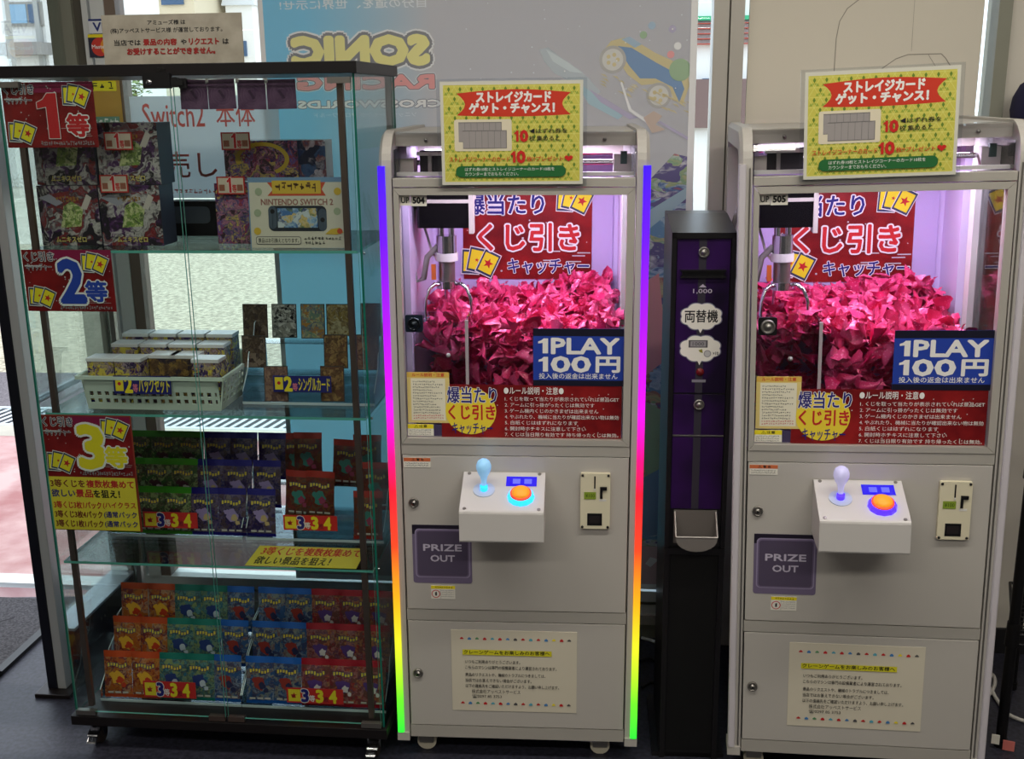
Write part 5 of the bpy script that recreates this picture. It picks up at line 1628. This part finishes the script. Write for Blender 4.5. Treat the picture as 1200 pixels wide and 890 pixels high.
b = MB(); perforated(b, (-bw2, bd, 0), (2 * bw2, 0, 0), (0, fl_, bh), 17, rowsF, 0.003); b.build('rear_wall', t)
for sgn in (-1, 1):
    b = MB(); perforated(b, (sgn * bw2, 0, 0), (0, bd, 0), (sgn * fl_, 0, bh), 11, rowsF + [(0.62, 0.75, 0.5), (0.80, 0.92, 0.5)], 0.003 * -sgn); b.build('side_wall', t)
b = MB(); b.box(-bw2, bw2, 0, bd, 0.0, 0.003, BK); b.build('floor_panel', t)
b = MB()
r0, r1 = bw2 + fl_, bd + fl_
b.box(-r0 - .004, r0 + .004, -fl_ - .006, -fl_, bh - 0.006, bh + .002, BK); b.box(-r0 - .004, r0 + .004, r1, r1 + .006, bh - 0.006, bh + .002, BK)
b.box(-r0 - .006, -r0, -fl_, r1, bh - 0.006, bh + .002, BK); b.box(r0, r0 + .006, -fl_, r1, bh - 0.006, bh + .002, BK)
b.build('rim', t)
LIDW = mat('set_lid_white', (226, 226, 226), 0.25, spec=0.6)
SETN = art('set_art_navy', KINDS['navy'][1] + [(210, 190, 80)], 95, 0.25)
SETB = art('set_art_brown', [(110, 84, 54), (70, 50, 40), (150, 120, 60), (50, 40, 50)], 70, 0.3)
def deck_box(aname, am):
    b = MB(); b.box(-0.031, 0.031, -0.0, 0.046, 0, 0.112, am); 
    o = b.build('pack_set_box'); 
    b = MB(); b.box(-0.0325, 0.0325, -0.0015, 0.0475, 0.106, 0.1145, LIDW); b.build('lid', o, 0.001)
    return o
_db = {}
def set_box(am, x, y, z, label):
    if am.name not in _db:
        o = deck_box('a', am); _db[am.name] = o; put(o, CASE, x, y, z)
    else:
        o = dup(_db[am.name], CASE, x, y, z)
    return tag(o, label, 'box', 'boxed pack sets in the basket')
zz = S2 + 0.004
for c, (kind, y_, nm) in enumerate(((SETN, 0.052, 'navy printed'), (SETN, 0.052, 'navy printed'), (SETB, 0.090, 'brown printed'), (SETB, 0.090, 'brown printed'), (SETN, 0.052, 'navy printed'))):
    x = (-0.246, -0.180, -0.115, -0.050, -0.004)[c] + (0.0 if c < 4 else 0.0)
    x = -0.250 + 0.0655 * c if c < 4 else 0.0
    if c == 4: x = -0.002
    if c == 3: x = -0.0685 
    set_box(kind, x, y_, zz, f'{nm} white-lidded box, {ORD[c]} from the left in the front of the mint basket')
for rw in range(2):
    for c in range(4):
        set_box(SETN, -0.235 + 0.070 * c, 0.150 + 0.060 * rw, zz + 0.012 + 0.012 * rw, f'white-lidded box, {ORD[c]} from the left in the {("second", "third")[rw]} row of the mint basket')

# single cards on a stepped stand
tray(0.060, 0.372, 0.105, S2, 3, 'clear stepped stand of single cards on the second glass shelf', 0.055, 0.062)
CARDS = [
    ('dark brown', [(70, 56, 46), (100, 84, 66), (50, 40, 40), (120, 104, 90)]), ('black and silver', [(30, 32, 34), (210, 210, 200), (80, 84, 80), (150, 150, 140)]),
    ('pale green and gold', [(120, 150, 130), (210, 200, 140), (90, 120, 140), (190, 140, 70)]), ('gold', [(150, 130, 70), (190, 170, 110), (110, 90, 56), (206, 196, 150)]),
    ('brown', [(120, 90, 56), (80, 60, 44), (160, 130, 80), (100, 70, 50)]), ('dusky pink', [(120, 92, 86), (90, 66, 62), (150, 120, 100), (110, 80, 70)]),
]
def card(ci, rect, d, desc, k):
    nm, cols = CARDS[ci]
    xa, xb, za, zb = boxat(CASE, *rect, d)
    b = MB(); b.box(-(xb - xa) / 2, (xb - xa) / 2, 0, 0.0015, 0, zb - za, mat('card_edge', (60, 54, 50), 0.4)); 
    b.poly([(-(xb - xa) / 2 + .002, .002), ((xb - xa) / 2 - .002, .002), ((xb - xa) / 2 - .002, zb - za - .002), (-(xb - xa) / 2 + .002, zb - za - .002)], -0.0004, art('card_art_%d' % ci, cols, 70, 0.2))
    b.poly([(-(xb - xa) / 2 + .005, (zb - za) * .45), ((xb - xa) / 2 - .005, (zb - za) * .45), ((xb - xa) / 2 - .005, zb - za - .008), (-(xb - xa) / 2 + .005, zb - za - .008)], -0.0006, art('card_art_in%d' % ci, cols[::-1], 110, 0.2))
    o = b.build('trading_card')
    put(o, CASE, (xa + xb) / 2, d, za, 0, 0, -0.10)
    tag(o, f'{nm} trading card, {desc}', 'trading card', 'single cards on the stand')
card(0, (284, 357, 313, 396), 0.225, 'upper one at the left end of the single card stand', 0)
card(0, (283, 394, 311, 431), 0.165, 'lower one at the left end of the single card stand', 1)
card(1, (318, 357, 347, 396), 0.225, 'top row of the single card stand', 2)
card(2, (352, 357, 380, 397), 0.225, 'top row of the single card stand', 3)
card(3, (382, 357, 411, 394), 0.225, 'top row of the single card stand beside the door post', 4)
card(4, (379, 393, 407, 432), 0.165, 'below the gold card on the single card stand', 5)
card(5, (422, 356, 446, 394), 0.225, 'upper one seen through the side pane of the case', 6)
card(5, (414, 393, 444, 434), 0.165, 'lower one seen through the side pane of the case', 7)
card(5, (309, 430, 337, 471), 0.108, 'front row left of the navy tag of the single card stand', 8)
card(4, (375, 430, 403, 471), 0.108, 'front row right of the navy tag of the single card stand', 9)

# ------------------------------------------------------------------ small tags
def prize_tag(rect, d, n, label, kind):
    xa, xb, za, zb = boxat(CASE, *rect, d)
    if kind == 'red':
        s = Sheet(xb - xa, zb - za, mat('tag_red', (206, 44, 40), 0.4))
        s.rect(0.03, 0.1, 0.24, 0.9, mat('tag_yellow', (238, 214, 50), 0.4)); s.shape([(0.13 + 0.06 * cos(radians(90 + 72 * k * 2)), 0.5 + 0.2 * sin(radians(90 + 72 * k * 2))) for k in range(5)], RED)
        s.text('3', 0.27, 0.1, 0.38, 0.9, NAVY, 0.05, ((TWHITE, 0.09),)); s.text('等', 0.40, 0.12, 0.50, 0.55, TWHITE, 0.02)
        s.text('3', 0.53, 0.1, 0.64, 0.9, YEL, 0.05); s.text('枚', 0.66, 0.12, 0.74, 0.5, mat('tag_dark', (120, 20, 40), 0.5), 0.02); s.text('4', 0.76, 0.1, 0.88, 0.9, YEL, 0.05)
    else:
        s = Sheet(xb - xa, zb - za, mat('tag_navy', (32, 34, 108), 0.4))
        s.rect(0.03, 0.15, 0.17, 0.9, mat('tag_yellow', (238, 214, 50), 0.4)); s.disc(0.1, 0.55, 0.004, RED)
        s.text('2', 0.20, 0.08, 0.32, 0.92, YEL, 0.05); s.text('等', 0.335, 0.1, 0.42, 0.55, mat('tag_pink', (240, 130, 150), 0.4), 0.02)
        s.text(n, 0.44, 0.08, 0.975, 0.92, YEL, 0.03)
    o = s.build('prize_tag'); put(o, CASE, xa, d, za, 0, 0, -0.05)
    tag(o, label, 'tag')
prize_tag((133, 441, 200, 462), 0.026, 'パックセット', 'navy second prize tag on the front of the mint basket', 'navy')
prize_tag((320, 441, 388, 460), 0.095, 'シングルカード', 'navy second prize tag in front of the single cards', 'navy')
prize_tag((168, 601, 231, 619), 0.150, '', 'red third prize tag on the green and navy packs', 'red')
prize_tag((332, 605, 395, 622), 0.150, '', 'red third prize tag on the half-empty stand', 'red')
prize_tag((168, 800, 229, 818), 0.052, '', 'red third prize tag on the orange and teal packs', 'red')
prize_tag((336, 808, 402, 825), 0.052, '', 'red third prize tag on the blue and red packs', 'red')
# yellow strip lying on the lowest shelf
z_ = S3 + 0.0005
q = [onz_case(*p, z_) for p in ((287, 663), (419, 664), (427, 643), (301, 641))]
x0, y0 = q[0]
s = Sheet(q[1][0] - q[0][0], max(0.05, q[3][1] - q[0][1]), mat('strip_yellow', (222, 206, 70), 0.45))
s.text('3等くじを複数枚集めて', 0.06, 0.54, 0.97, 0.94, RED, 0.03); s.text('欲しい景品を狙え！', 0.06, 0.08, 0.74, 0.46, INK, 0.03)
o = s.build('shelf_notice'); put(o, CASE, x0, y0, z_ + 0.001, 0.0, 0, -pi / 2 + 0.02)
tag(o, 'yellow notice strip lying flat on the lowest glass shelf', 'notice')

# ------------------------------------------------------------------ top shelf: boxes and promotion card
S1 = SH[0] + 0.0035
BOXA = art('box_art_dark', [(34, 30, 36), (184, 180, 174), (108, 102, 108), (128, 36, 38), (58, 54, 62), (190, 186, 180), (84, 46, 96), (38, 34, 40)], 30, 0.3, 0.0, True, (1, 1, 1), 1.6)
BOXS = mat('box_side', (60, 66, 84), 0.4)
def art_box(name, w_, d_, h_, am, side, title=None):
    b = MB(); b.box(0, w_, 0, d_, 0, h_, side)
    s = Sheet(w_, h_, am, 0.0002); s.v, s.f, s.mi, s.ms, s.sm = [], [], [], [], []
    s.rect(0, 0, 1, 1, am)
    if title:
        s.shape([(0.34, 0.30), (0.68, 0.32), (0.74, 0.62), (0.56, 0.74), (0.42, 0.66)], art('box_art_green', [(96, 130, 60), (150, 170, 90), (60, 84, 44), (190, 196, 140)], 120, 0.3))
        s.shape([(0.70, 0.62), (0.80, 0.60), (0.90, 0.80), (0.82, 0.86)], mat('box_pale', (196, 188, 178), 0.4)); s.shape([(0.02, 0.80), (0.30, 0.66), (0.42, 0.72), (0.2, 0.86)], mat('box_blade', (150, 150, 160), 0.3))
        s.scribble(0.30, 0.72, 0.70, 0.83, mat('box_gold', (150, 110, 50), 0.4), 7, random.Random(6), 0.2)
        s.text(title, 0.24, 0.06, 0.74, 0.155, mat('box_title', (206, 190, 110), 0.4), 0.035, ((INK, 0.08),))
    o0 = len(b.v)
    for f, mi in zip(s.f, s.mi): b.f.append([i + o0 for i in f]); b.mi.append(b.m(s.ms[mi])); b.sm.append(False)
    b.v.extend([(x, y - 0.0002, z) for x, y, z in s.v])
    return b.build(name)
xa, xb, za, zb = boxat(CASE, 118, 217, 190, 286, 0.085)
bw3 = xb - xa; bhh = 0.1335
o1 = art_box('booster_box', bw3 - 0.002, 0.075, bhh, BOXA, BOXS, 'ムニキスゼロ')
put(o1, CASE, xa, 0.085, S1); tag(o1, 'dark booster box, lower one of the stack nearer the case middle', 'box', 'booster boxes on the top shelf')
xl = xa - bw3 - 0.001
for (x, z, lb) in ((xl, S1, 'dark booster box, lower one of the stack behind the first prize poster'), (xl, S1 + bhh + 0.001, 'dark booster box, upper one of the stack behind the first prize poster'), (xa + 0.004, S1 + bhh + 0.001, 'dark booster box, upper one of the stack nearer the case middle')):
    dup(o1, CASE, x, 0.085 if z < S1 + 0.05 else 0.092, z, label=lb)
BOXC = art('box_art_violet', [(50, 40, 90), (150, 60, 70), (90, 80, 150), (210, 180, 90), (40, 60, 110), (180, 120, 140), (60, 40, 50)], 46, 0.3, 0.0, True, (1, 1, 1), 1.4)
xa, xb, za, zb = boxat(CASE, 263, 165, 349, 208, 0.17)
t = art_box('card_game_box', xb - xa, 0.07, zb - (S1 + 0.136), BOXC, BOXS)
put(t, CASE, xa, 0.17, S1 + 0.136); tag(t, 'violet card game box with a gold ring design, behind the console promotion card', 'box')
s = Sheet(0.1, 0.1, BOXC, 0.0002); s.v, s.f, s.mi, s.ms, s.sm = [], [], [], [], []
gm = mat('ring_gold', (206, 176, 64), 0.35)
pts = []
for k in range(26):
    a0, a1 = radians(-60 + 10 * k * 1.0), radians(-60 + 10 * (k + 1))
    R_ = 0.062; r_ = 0.052
    s.add([(R_ * cos(a0), -0.001, 0.6 * R_ * sin(a0)), (R_ * cos(a1), -0.001, 0.6 * R_ * sin(a1)), (r_ * cos(a1), -0.001, 0.55 * r_ * sin(a1)), (r_ * cos(a0), -0.001, 0.55 * r_ * sin(a0))], [(0, 1, 2, 3)], gm)
o = s.build('ring_print', t); o.location = ((xb - xa) * 0.52, -0.0005, 0.048)
xa2, xb2, _, zb2 = boxat(CASE, 254, 226, 300, 288, 0.12)
t = art_box('card_game_box', xb2 - xa2, 0.045, 0.134, BOXC, BOXS); put(t, CASE, xa2, 0.12, S1); tag(t, 'violet card game box standing under its stack, left of the console promotion card', 'box')
t = art_box('card_game_box', 0.12, 0.06, 0.1345, BOXC, BOXS); put(t, CASE, xa + 0.05, 0.175, S1); tag(t, 'violet card game box hidden behind the console promotion card, carrying another', 'box')
t = art_box('card_game_box', 0.062, 0.06, zb - (S1 + 0.136), art('box_art_blue', [(40, 50, 90), (60, 90, 130), (120, 60, 60), (190, 180, 190), (30, 34, 60)], 46, 0.3), mat('box_silver', (190, 192, 196), 0.25, metal=0.5))
xa3, _, _, _ = boxat(CASE, 349, 165, 372, 208, 0.175)
put(t, CASE, xa3 + 0.002, 0.175, S1 + 0.136); tag(t, 'blue card game box with silver side beside the gold ring box', 'box')
# black box with two smoky panels at the back of the shelf
b = MB(); xa, xb, za, zb = boxat(CASE, 196, 236, 272, 285, 0.26)
xb = 0.09
b.rbox(xa, xb, 0.26, 0.31, S1, zb, 0.006, BLACK)
for k in range(2):
    x0 = xa + 0.012 + k * (xb - xa) * 0.5; x1 = x0 + (xb - xa) * 0.40
    b.prism(rrect(x0, x1, S1 + 0.03, zb - 0.012, 0.012), 0.258, 0.26, mat('smoky_panel', (92, 98, 106), 0.25))
o = b.build('equipment_box'); put(o, CASE); tag(o, 'black plastic box with two smoky rounded panels at the back of the top shelf', 'box')
# console promotion card
xa, xb, za, zb = boxat(CASE, 291, 208, 405, 290, 0.05)
s = Sheet(xb - xa, zb - S1, mat('promo_cream', (206, 200, 180), 0.5), 0.002)
s.rect(0, 0.93, 1, 1, mat('promo_sky', (110, 140, 170), 0.5)); s.rect(0, 0, 0.012, 1, mat('promo_sky')); s.rect(0.988, 0, 1, 1, mat('promo_sky'))
s.shape([(0.20, 0.74), (0.26, 0.83), (0.20, 0.93), (0.80, 0.93), (0.76, 0.83), (0.80, 0.74)], mat('promo_red', (196, 80, 50), 0.5))
s.rect(0.25, 0.77, 0.75, 0.955, mat('promo_gold', (206, 172, 60), 0.5)); s.scribble(0.28, 0.79, 0.72, 0.93, mat('promo_dark', (90, 60, 30), 0.5), 7, random.Random(3), 0.16)
s.text('NINTENDO SWITCH 2', 0.13, 0.61, 0.87, 0.695, mat('promo_brown', (150, 100, 90), 0.5), 0.03)
for (u0, v0, u1, v1, m_) in ((0.20, 0.24, 0.80, 0.60, mat('console_black', (34, 40, 48), 0.3)),):
    s.rrect(u0, v0, u1, v1, 0.012, m_)
s.rrect(0.20, 0.27, 0.285, 0.60, 0.010, mat('console_grip', (72, 84, 96), 0.4)); s.rrect(0.715, 0.24, 0.80, 0.56, 0.010, mat('console_grip'))
s.rect(0.295, 0.29, 0.705, 0.565, art('console_screen', [(70, 110, 160), (150, 180, 200), (206, 180, 110), (90, 120, 90), (60, 70, 110), (190, 200, 200)], 60, 0.3, 0, False))
for (u, v) in ((0.243, 0.52), (0.757, 0.40)): s.disc(u, v, 0.005, INK)
for (u, v, c) in ((0.09, 0.5, 'promo_sage'), (0.91, 0.52, 'promo_sage'), (0.08, 0.24, 'promo_gold'), (0.92, 0.80, 'promo_gold'), (0.11, 0.80, 'promo_sage')): s.disc(u, v, 0.008, mat(c, (160, 170, 140), 0.5))
s.shape([(0.78, 0.20), (0.84, 0.27), (0.93, 0.29), (0.97, 0.22), (0.9, 0.19)], mat('promo_gold')); s.disc(0.93, 0.24, 0.006, mat('promo_red'))
s.rrect(0.06, 0.05, 0.53, 0.165, 0.005, DGREY); s.rrect(0.066, 0.06, 0.524, 0.155, 0.004, mat('promo_cream'))
s.text('景品はお引換えとなります。', 0.085, 0.075, 0.505, 0.14, INK, 0.02); s.scribble(0.56, 0.115, 0.95, 0.165, INK, 11, random.Random(4)); s.scribble(0.56, 0.05, 0.78, 0.10, INK, 6, random.Random(5))
o = s.build('promotion_card'); put(o, CASE, xa, 0.05, S1, 0, 0, -0.06); tag(o, 'console promotion card with a gold banner standing on the top glass shelf', 'promotion card')
# small first prize tags
for rect, d, lb in (((122, 155, 155, 176), 0.075, 'red-rimmed first prize tag at the top of the booster boxes'), ((117, 205, 150, 226), 0.075, 'red-rimmed first prize tag between the upper and lower booster boxes'), ((259, 155, 293, 176), 0.11, 'red-rimmed first prize tag on the gold ring box'), ((254, 207, 287, 228), 0.11, 'red-rimmed first prize tag at the left edge of the console promotion card')):
    xa, xb, za, zb = boxat(CASE, *rect, d)
    s = Sheet(xb - xa, zb - za, mat('tag_rim', (176, 40, 36), 0.45)); s.rect(0.05, 0.08, 0.95, 0.92, mat('tag_cream', (206, 190, 170), 0.45))
    one(s, 0.36, 0.10, 0.52, 0.95, RED, ((TWHITE, 0.0008),)); s.text('等', 0.55, 0.12, 0.70, 0.55, RED, 0.04)
    for u in (0.08, 0.72): s.rect(u, 0.2, u + 0.2, 0.55, mat('tag_tan', (150, 90, 70), 0.5))
    o = s.build('prize_tag'); put(o, CASE, xa, d, za); tag(o, lb, 'tag')

# ------------------------------------------------------------------ posters behind the case doors
def prize_poster(rect, n, colr, label, tail=False):
    xa, xb, za, zb = boxat(CASE, *rect, 0.006)
    W_ = xb - xa; H_ = zb - za
    full = Sheet(W_, H_, mat('poster_rim', (150, 60, 40), 0.45) if tail else PREDD, 0.001)
    v0 = 0.475 if tail else 0.0
    hs = 1.0 - v0
    def V(v): return v0 + v * hs
    if tail:
        full.rect(0.015, V(0), 0.985, 0.99, PREDD)
    full.rect(0.3, V(0.84), 1.0 if not tail else 0.985, V(1.0) if not tail else 0.99, mat('poster_magenta', (140, 24, 70), 0.45))
    rng = random.Random(n)
    for k in range(30): full.disc(rng.uniform(0.03, 0.97), V(rng.uniform(0.05, 0.95)), rng.uniform(0.0006, 0.0018), mat('poster_gold', (226, 168, 90), 0.5))
    for k in range(6): full.rect(rng.uniform(0.6, 0.8), V(0.14 + 0.03 * k), rng.uniform(0.82, 0.97), V(0.145 + 0.03 * k), mat('poster_gold'))
    hh = H_ * hs
    card_fan(full, 0.83, V(0.77), hh * 0.34); card_fan(full, 0.20, V(0.22), hh * 0.34)
    full.text('くじ引き', 0.03, V(0.82), 0.36, V(0.97), mat('logo_navy', (44, 34, 80), 0.5), 0.02, ((TWHITE, 0.07),))
    full.text('キャッチャー', 0.05, V(0.67), 0.33, V(0.78), mat('logo_navy'), 0.02, ((TWHITE, 0.07),)); full.rect(0.03, V(0.735), 0.22, V(0.755), mat('poster_gold'))
    if n == 1: one(full, 0.38, V(0.14), 0.60, V(0.83), colr, ((TWHITE, 0.0012),))
    else: full.text(str(n), 0.41, V(0.16), 0.67, V(0.83), colr, 0.04, ((TWHITE, 0.075),))
    full.text('等', 0.69, V(0.17), 0.92, V(0.50), colr, 0.04, ((TWHITE, 0.09),))
    full.scribble(0.38, V(0.03), 0.97, V(0.10), GREY, 22, rng, 0.2)
    if tail:
        full.rect(0.015, 0.012, 0.985, 0.475, mat('poster_yellow', (234, 214, 60), 0.45))
        full.text('3等くじを', 0.04, 0.385, 0.42, 0.45, mat('tail_brown', (120, 40, 30), 0.5), 0.03); full.text('複数枚集めて', 0.44, 0.385, 0.965, 0.45, RED, 0.03)
        full.text('欲しい', 0.04, 0.30, 0.30, 0.365, NAVY, 0.03); full.text('景品', 0.31, 0.30, 0.50, 0.365, RED, 0.03); full.text('を狙え！', 0.51, 0.30, 0.80, 0.365, INK, 0.03)
        for k, (a, c) in enumerate((('3等くじ3枚1パック', '(ハイクラス'), ('3等くじ3枚4パック', '(通常パック'), ('3等くじ1枚1パック', '(通常パック'))):
            z = 0.20 - 0.082 * k
            full.text(a, 0.05, z, 0.58, z + 0.062, mat('tail_brown') if k else RED, 0.03); full.text(c, 0.60, z, 0.965, z + 0.062, NAVY if k else RED, 0.02)
    o = full.build('prize_poster'); put(o, CASE, xa, 0.006, za); tag(o, label, 'poster')
prize_poster((5, 96, 112, 173), 1, RED, 'red first prize poster with a big figure 1 behind the case door')
prize_poster((29, 293, 133, 365), 2, mat('figure_blue', (40, 70, 170), 0.45), 'red second prize poster with a big blue figure 2 behind the case door')
prize_poster((55, 487, 160, 622), 3, YEL, 'third prize poster, red above and yellow below with a big yellow figure 3', True)
# purple cards hung in a row behind the door glass
PCARD = speckle('purple_card', (76, 48, 76), (104, 74, 100), 40, 0.5, 0.0, 3)
PSW = mat('purple_swirl', (112, 84, 108), 0.5)
for k, (xa_, xb_) in enumerate(((211, 243), (244, 276), (278, 311), (313, 347))):
    xa, xb, za, zb = boxat(CASE, xa_, 93, xb_, 128, 0.010)
    s = Sheet(xb - xa, zb - za, PCARD)
    for rr in (0.40, 0.30, 0.20):
        y = s.ly()
        for j in range(20):
            if (j + k + int(rr * 10)) % 6 == 0: continue
            a0, a1 = 2 * pi * j / 20, 2 * pi * (j + 1) / 20
            R_ = rr * s.w
            s.add([(s.w / 2 + R_ * cos(a0), y, s.h / 2 + R_ * sin(a0)), (s.w / 2 + R_ * cos(a1), y, s.h / 2 + R_ * sin(a1)), (s.w / 2 + (R_ - .0008) * cos(a1), y, s.h / 2 + (R_ - .0008) * sin(a1)), (s.w / 2 + (R_ - .0008) * cos(a0), y, s.h / 2 + (R_ - .0008) * sin(a0))], [(0, 1, 2, 3)], PSW)
    s.shape([(0.36, 0.62), (0.46, 0.66), (0.64, 0.36), (0.54, 0.34)], mat('purple_mark', (58, 32, 58), 0.5))
    s.shape([(-0.06, 0.86), (0.06, 0.9), (0.05, 1.05), (-0.04, 1.04)], mat('tape_white', (220, 216, 210), 0.4))
    o = s.build('purple_card'); put(o, CASE, xa, 0.010, za, 0, random.Random(k).uniform(-.02, .02)); tag(o, f'purple patterned card, {ORD[k]} from the left in the row hung under the case lid', 'card', 'purple cards under the case lid')
# notice board standing on the lid
xa, xb, za, zb = boxat(CASE, 120, 17, 279, 76, 0.04)
za = 1.6217
W_, H_ = 0.302, onp(CASE, 200, 16, 0.04)[1] - za
s = Sheet(W_, H_, speckle('board_taupe', (158, 151, 136), (178, 171, 156), 22, 0.3, 0.0, 4), 0.003)
OX = onp(CASE, 120, 45, 0.04)[0]
DR = mat('board_red', (150, 34, 30), 0.5)
s.text('アミューズ様 は', 0.33, 0.79, 0.60, 0.885, INK, 0.03)
s.text('(株)アッペストサービス様 が運営しております。', 0.06, 0.62, 0.86, 0.735, INK, 0.02)
s.text('当店では', 0.08, 0.385, 0.27, 0.50, INK, 0.03); s.text('景品の内容', 0.29, 0.385, 0.53, 0.51, DR, 0.05); s.text('や', 0.56, 0.39, 0.60, 0.49, INK, 0.03); s.text('リクエスト', 0.62, 0.385, 0.83, 0.51, DR, 0.05); s.text('は', 0.86, 0.39, 0.90, 0.49, INK, 0.03)
s.text('お受けすることができません。', 0.17, 0.20, 0.80, 0.33, DR, 0.05)
o = s.build('notice_board'); put(o, CASE, OX, 0.04, za, 0, 0, -0.04); tag(o, 'taupe notice board with black and red lettering standing on the display case lid', 'notice board')

# ================================================================== cables and rack
def cable(pts, r, m_, label, nm='power_cable'):
    P = [Vector(p) for p in pts]
    out = []
    n = len(P)
    for i in range(n - 1):
        p0, p1, p2, p3 = P[max(i - 1, 0)], P[i], P[i + 1], P[min(i + 2, n - 1)]
        for k in range(6):
            t = k / 6
            out.append(0.5 * ((2 * p1) + (p2 - p0) * t + (2 * p0 - 5 * p1 + 4 * p2 - p3) * t * t + (3 * p1 - p0 - 3 * p2 + p3) * t ** 3))
    out.append(P[-1])
    b = MB(); b.tube(out, r, m_, 8)
    tag(b.build(nm), label, 'cable')
def onfloor(px, py, z=0.006):
    r = pray(px, py)
    P = r * ((z - EYE) / r.z)
    return (P.x, P.y, z)
CW, CK = mat('cable_white', (206, 202, 196), 0.5), mat('cable_black', (24, 24, 26), 0.5)
cable([onfloor(752, 748), onfloor(766, 752), onfloor(785, 760), onfloor(800, 745)], 0.005, CW, 'white cable on the floor between the lit claw machine and the changer')
cable([onfloor(750, 775), onfloor(762, 772), onfloor(775, 778), onfloor(800, 770)], 0.004, CK, 'black cable on the floor behind the lit claw machine, farther one')
cable([onfloor(752, 806), onfloor(764, 800), onfloor(778, 804), onfloor(800, 798)], 0.004, CK, 'black cable on the floor behind the lit claw machine, nearer one')
c0 = Vector(onfloor(840, 748))
cable([onfloor(835, 742), onfloor(848, 744), onfloor(856, 752), onfloor(880, 750)], 0.004, CW, 'pale cable on the floor behind the unlit claw machine')
p = onp(FRONT, 843, 560, -0.02)
M = fmat(FRONT)
cable([tuple(M @ Vector((p[0] + dx, -0.03, z))) for dx, z in ((0.02, 0.75), (0.0, 0.6), (-0.01, 0.45), (0.0, 0.33), (0.03, 0.31), (0.05, 0.34))], 0.005, mat('cable_dull', (120, 116, 122), 0.5), 'grey cable hanging on the window post right of the money changer')
cable([onfloor(1130, 795), onfloor(1158, 806), onfloor(1168, 820), onfloor(1182, 838), onfloor(1215, 850)], 0.005, CW, 'pale cable looping over the floor under the black rack')
cable([onfloor(1140, 800), onfloor(1160, 790), onfloor(1166, 800), onfloor(1158, 815), onfloor(1140, 812)], 0.005, CW, 'short white cable loop beside the foot of the unlit claw machine')
# wire rack at the right edge
f0 = onfloor(1172, 874, 0.0)
RK = (f0[0], f0[1], -0.40)
t = empty('wire_rack', 'black wire rack with round posts beside the unlit claw machine', 'rack', RK)
RB = mat('rack_black', (20, 19, 21), 0.4, metal=0.3)
for (x, y) in ((0, 0), (0.03, 0.30), (0.6, 0), (0.6, 0.30)):
    b = MB(); b.cyl((x, y, 0.02), (x, y, 1.445), 0.0125, RB, seg=12); b.cyl((x, y, 0.0), (x, y, 0.02), 0.016, RB, seg=12)
    for z in (0.30, 0.72, 1.41): b.cyl((x, y, z - 0.03), (x, y, z + 0.03), 0.017, RB, 0.015, seg=12)
    b.build('post', t)
for z in (0.30, 0.72, 1.43):
    b = MB()
    for y in (0, 0.30):
        b.tube([(0, y, z), (0.6, y, z)], 0.004, RB, 6); b.tube([(0, y, z - 0.025), (0.6, y, z - 0.025)], 0.003, RB, 6)
    for x in (0.0, 0.6): b.tube([(x, 0, z), (x, 0.30, z)], 0.004, RB, 6)
    for k in range(1, 12): b.tube([(0.01, 0.3 * k / 12, z), (0.59, 0.3 * k / 12, z)], 0.0018, RB, 5)
    for k in range(13): b.tube([(0.6 * k / 12, 0, z), (0.6 * k / 12, 0, z - 0.025)], 0.002, RB, 4)
    b.build('wire_shelf', t)
b = MB(); b.box(-0.022, -0.004, -0.024, -0.022, 0.015, 0.04, PAPER); b.build('white_tag', t)
b = MB(); b.box(0.004, 0.03, -0.024, -0.022, 0.004, 0.03, mat('tag_redwhite', (214, 120, 112), 0.5)); b.build('red_tag', t)
# dark navy cap hung on the wall above the rack
b = MB(); b.lathe([(0.075, 0), (0.078, 0.02), (0.074, 0.05), (0.060, 0.080), (0.035, 0.098), (0.0, 0.104)], (0.0, 0.0, 0.0), mat('cap_navy', (30, 28, 62), 0.8), 'z', 24)
b.prism([(-0.045, -0.05), (0.045, -0.05), (0.035, -0.13), (0.0, -0.155), (-0.035, -0.13)], -0.004, 0.003, mat('cap_navy'), 'z')
b.box(-0.006, 0.006, 0.06, 0.0795, 0.03, 0.05, STEEL)
p = onp(FRONT, 1184, 139, -0.08)
tag(put(b.build('cap'), FRONT, p[0] + 0.078, -0.08, p[1]), 'dark navy rounded cap hung on the white wall above the black rack', 'cap')
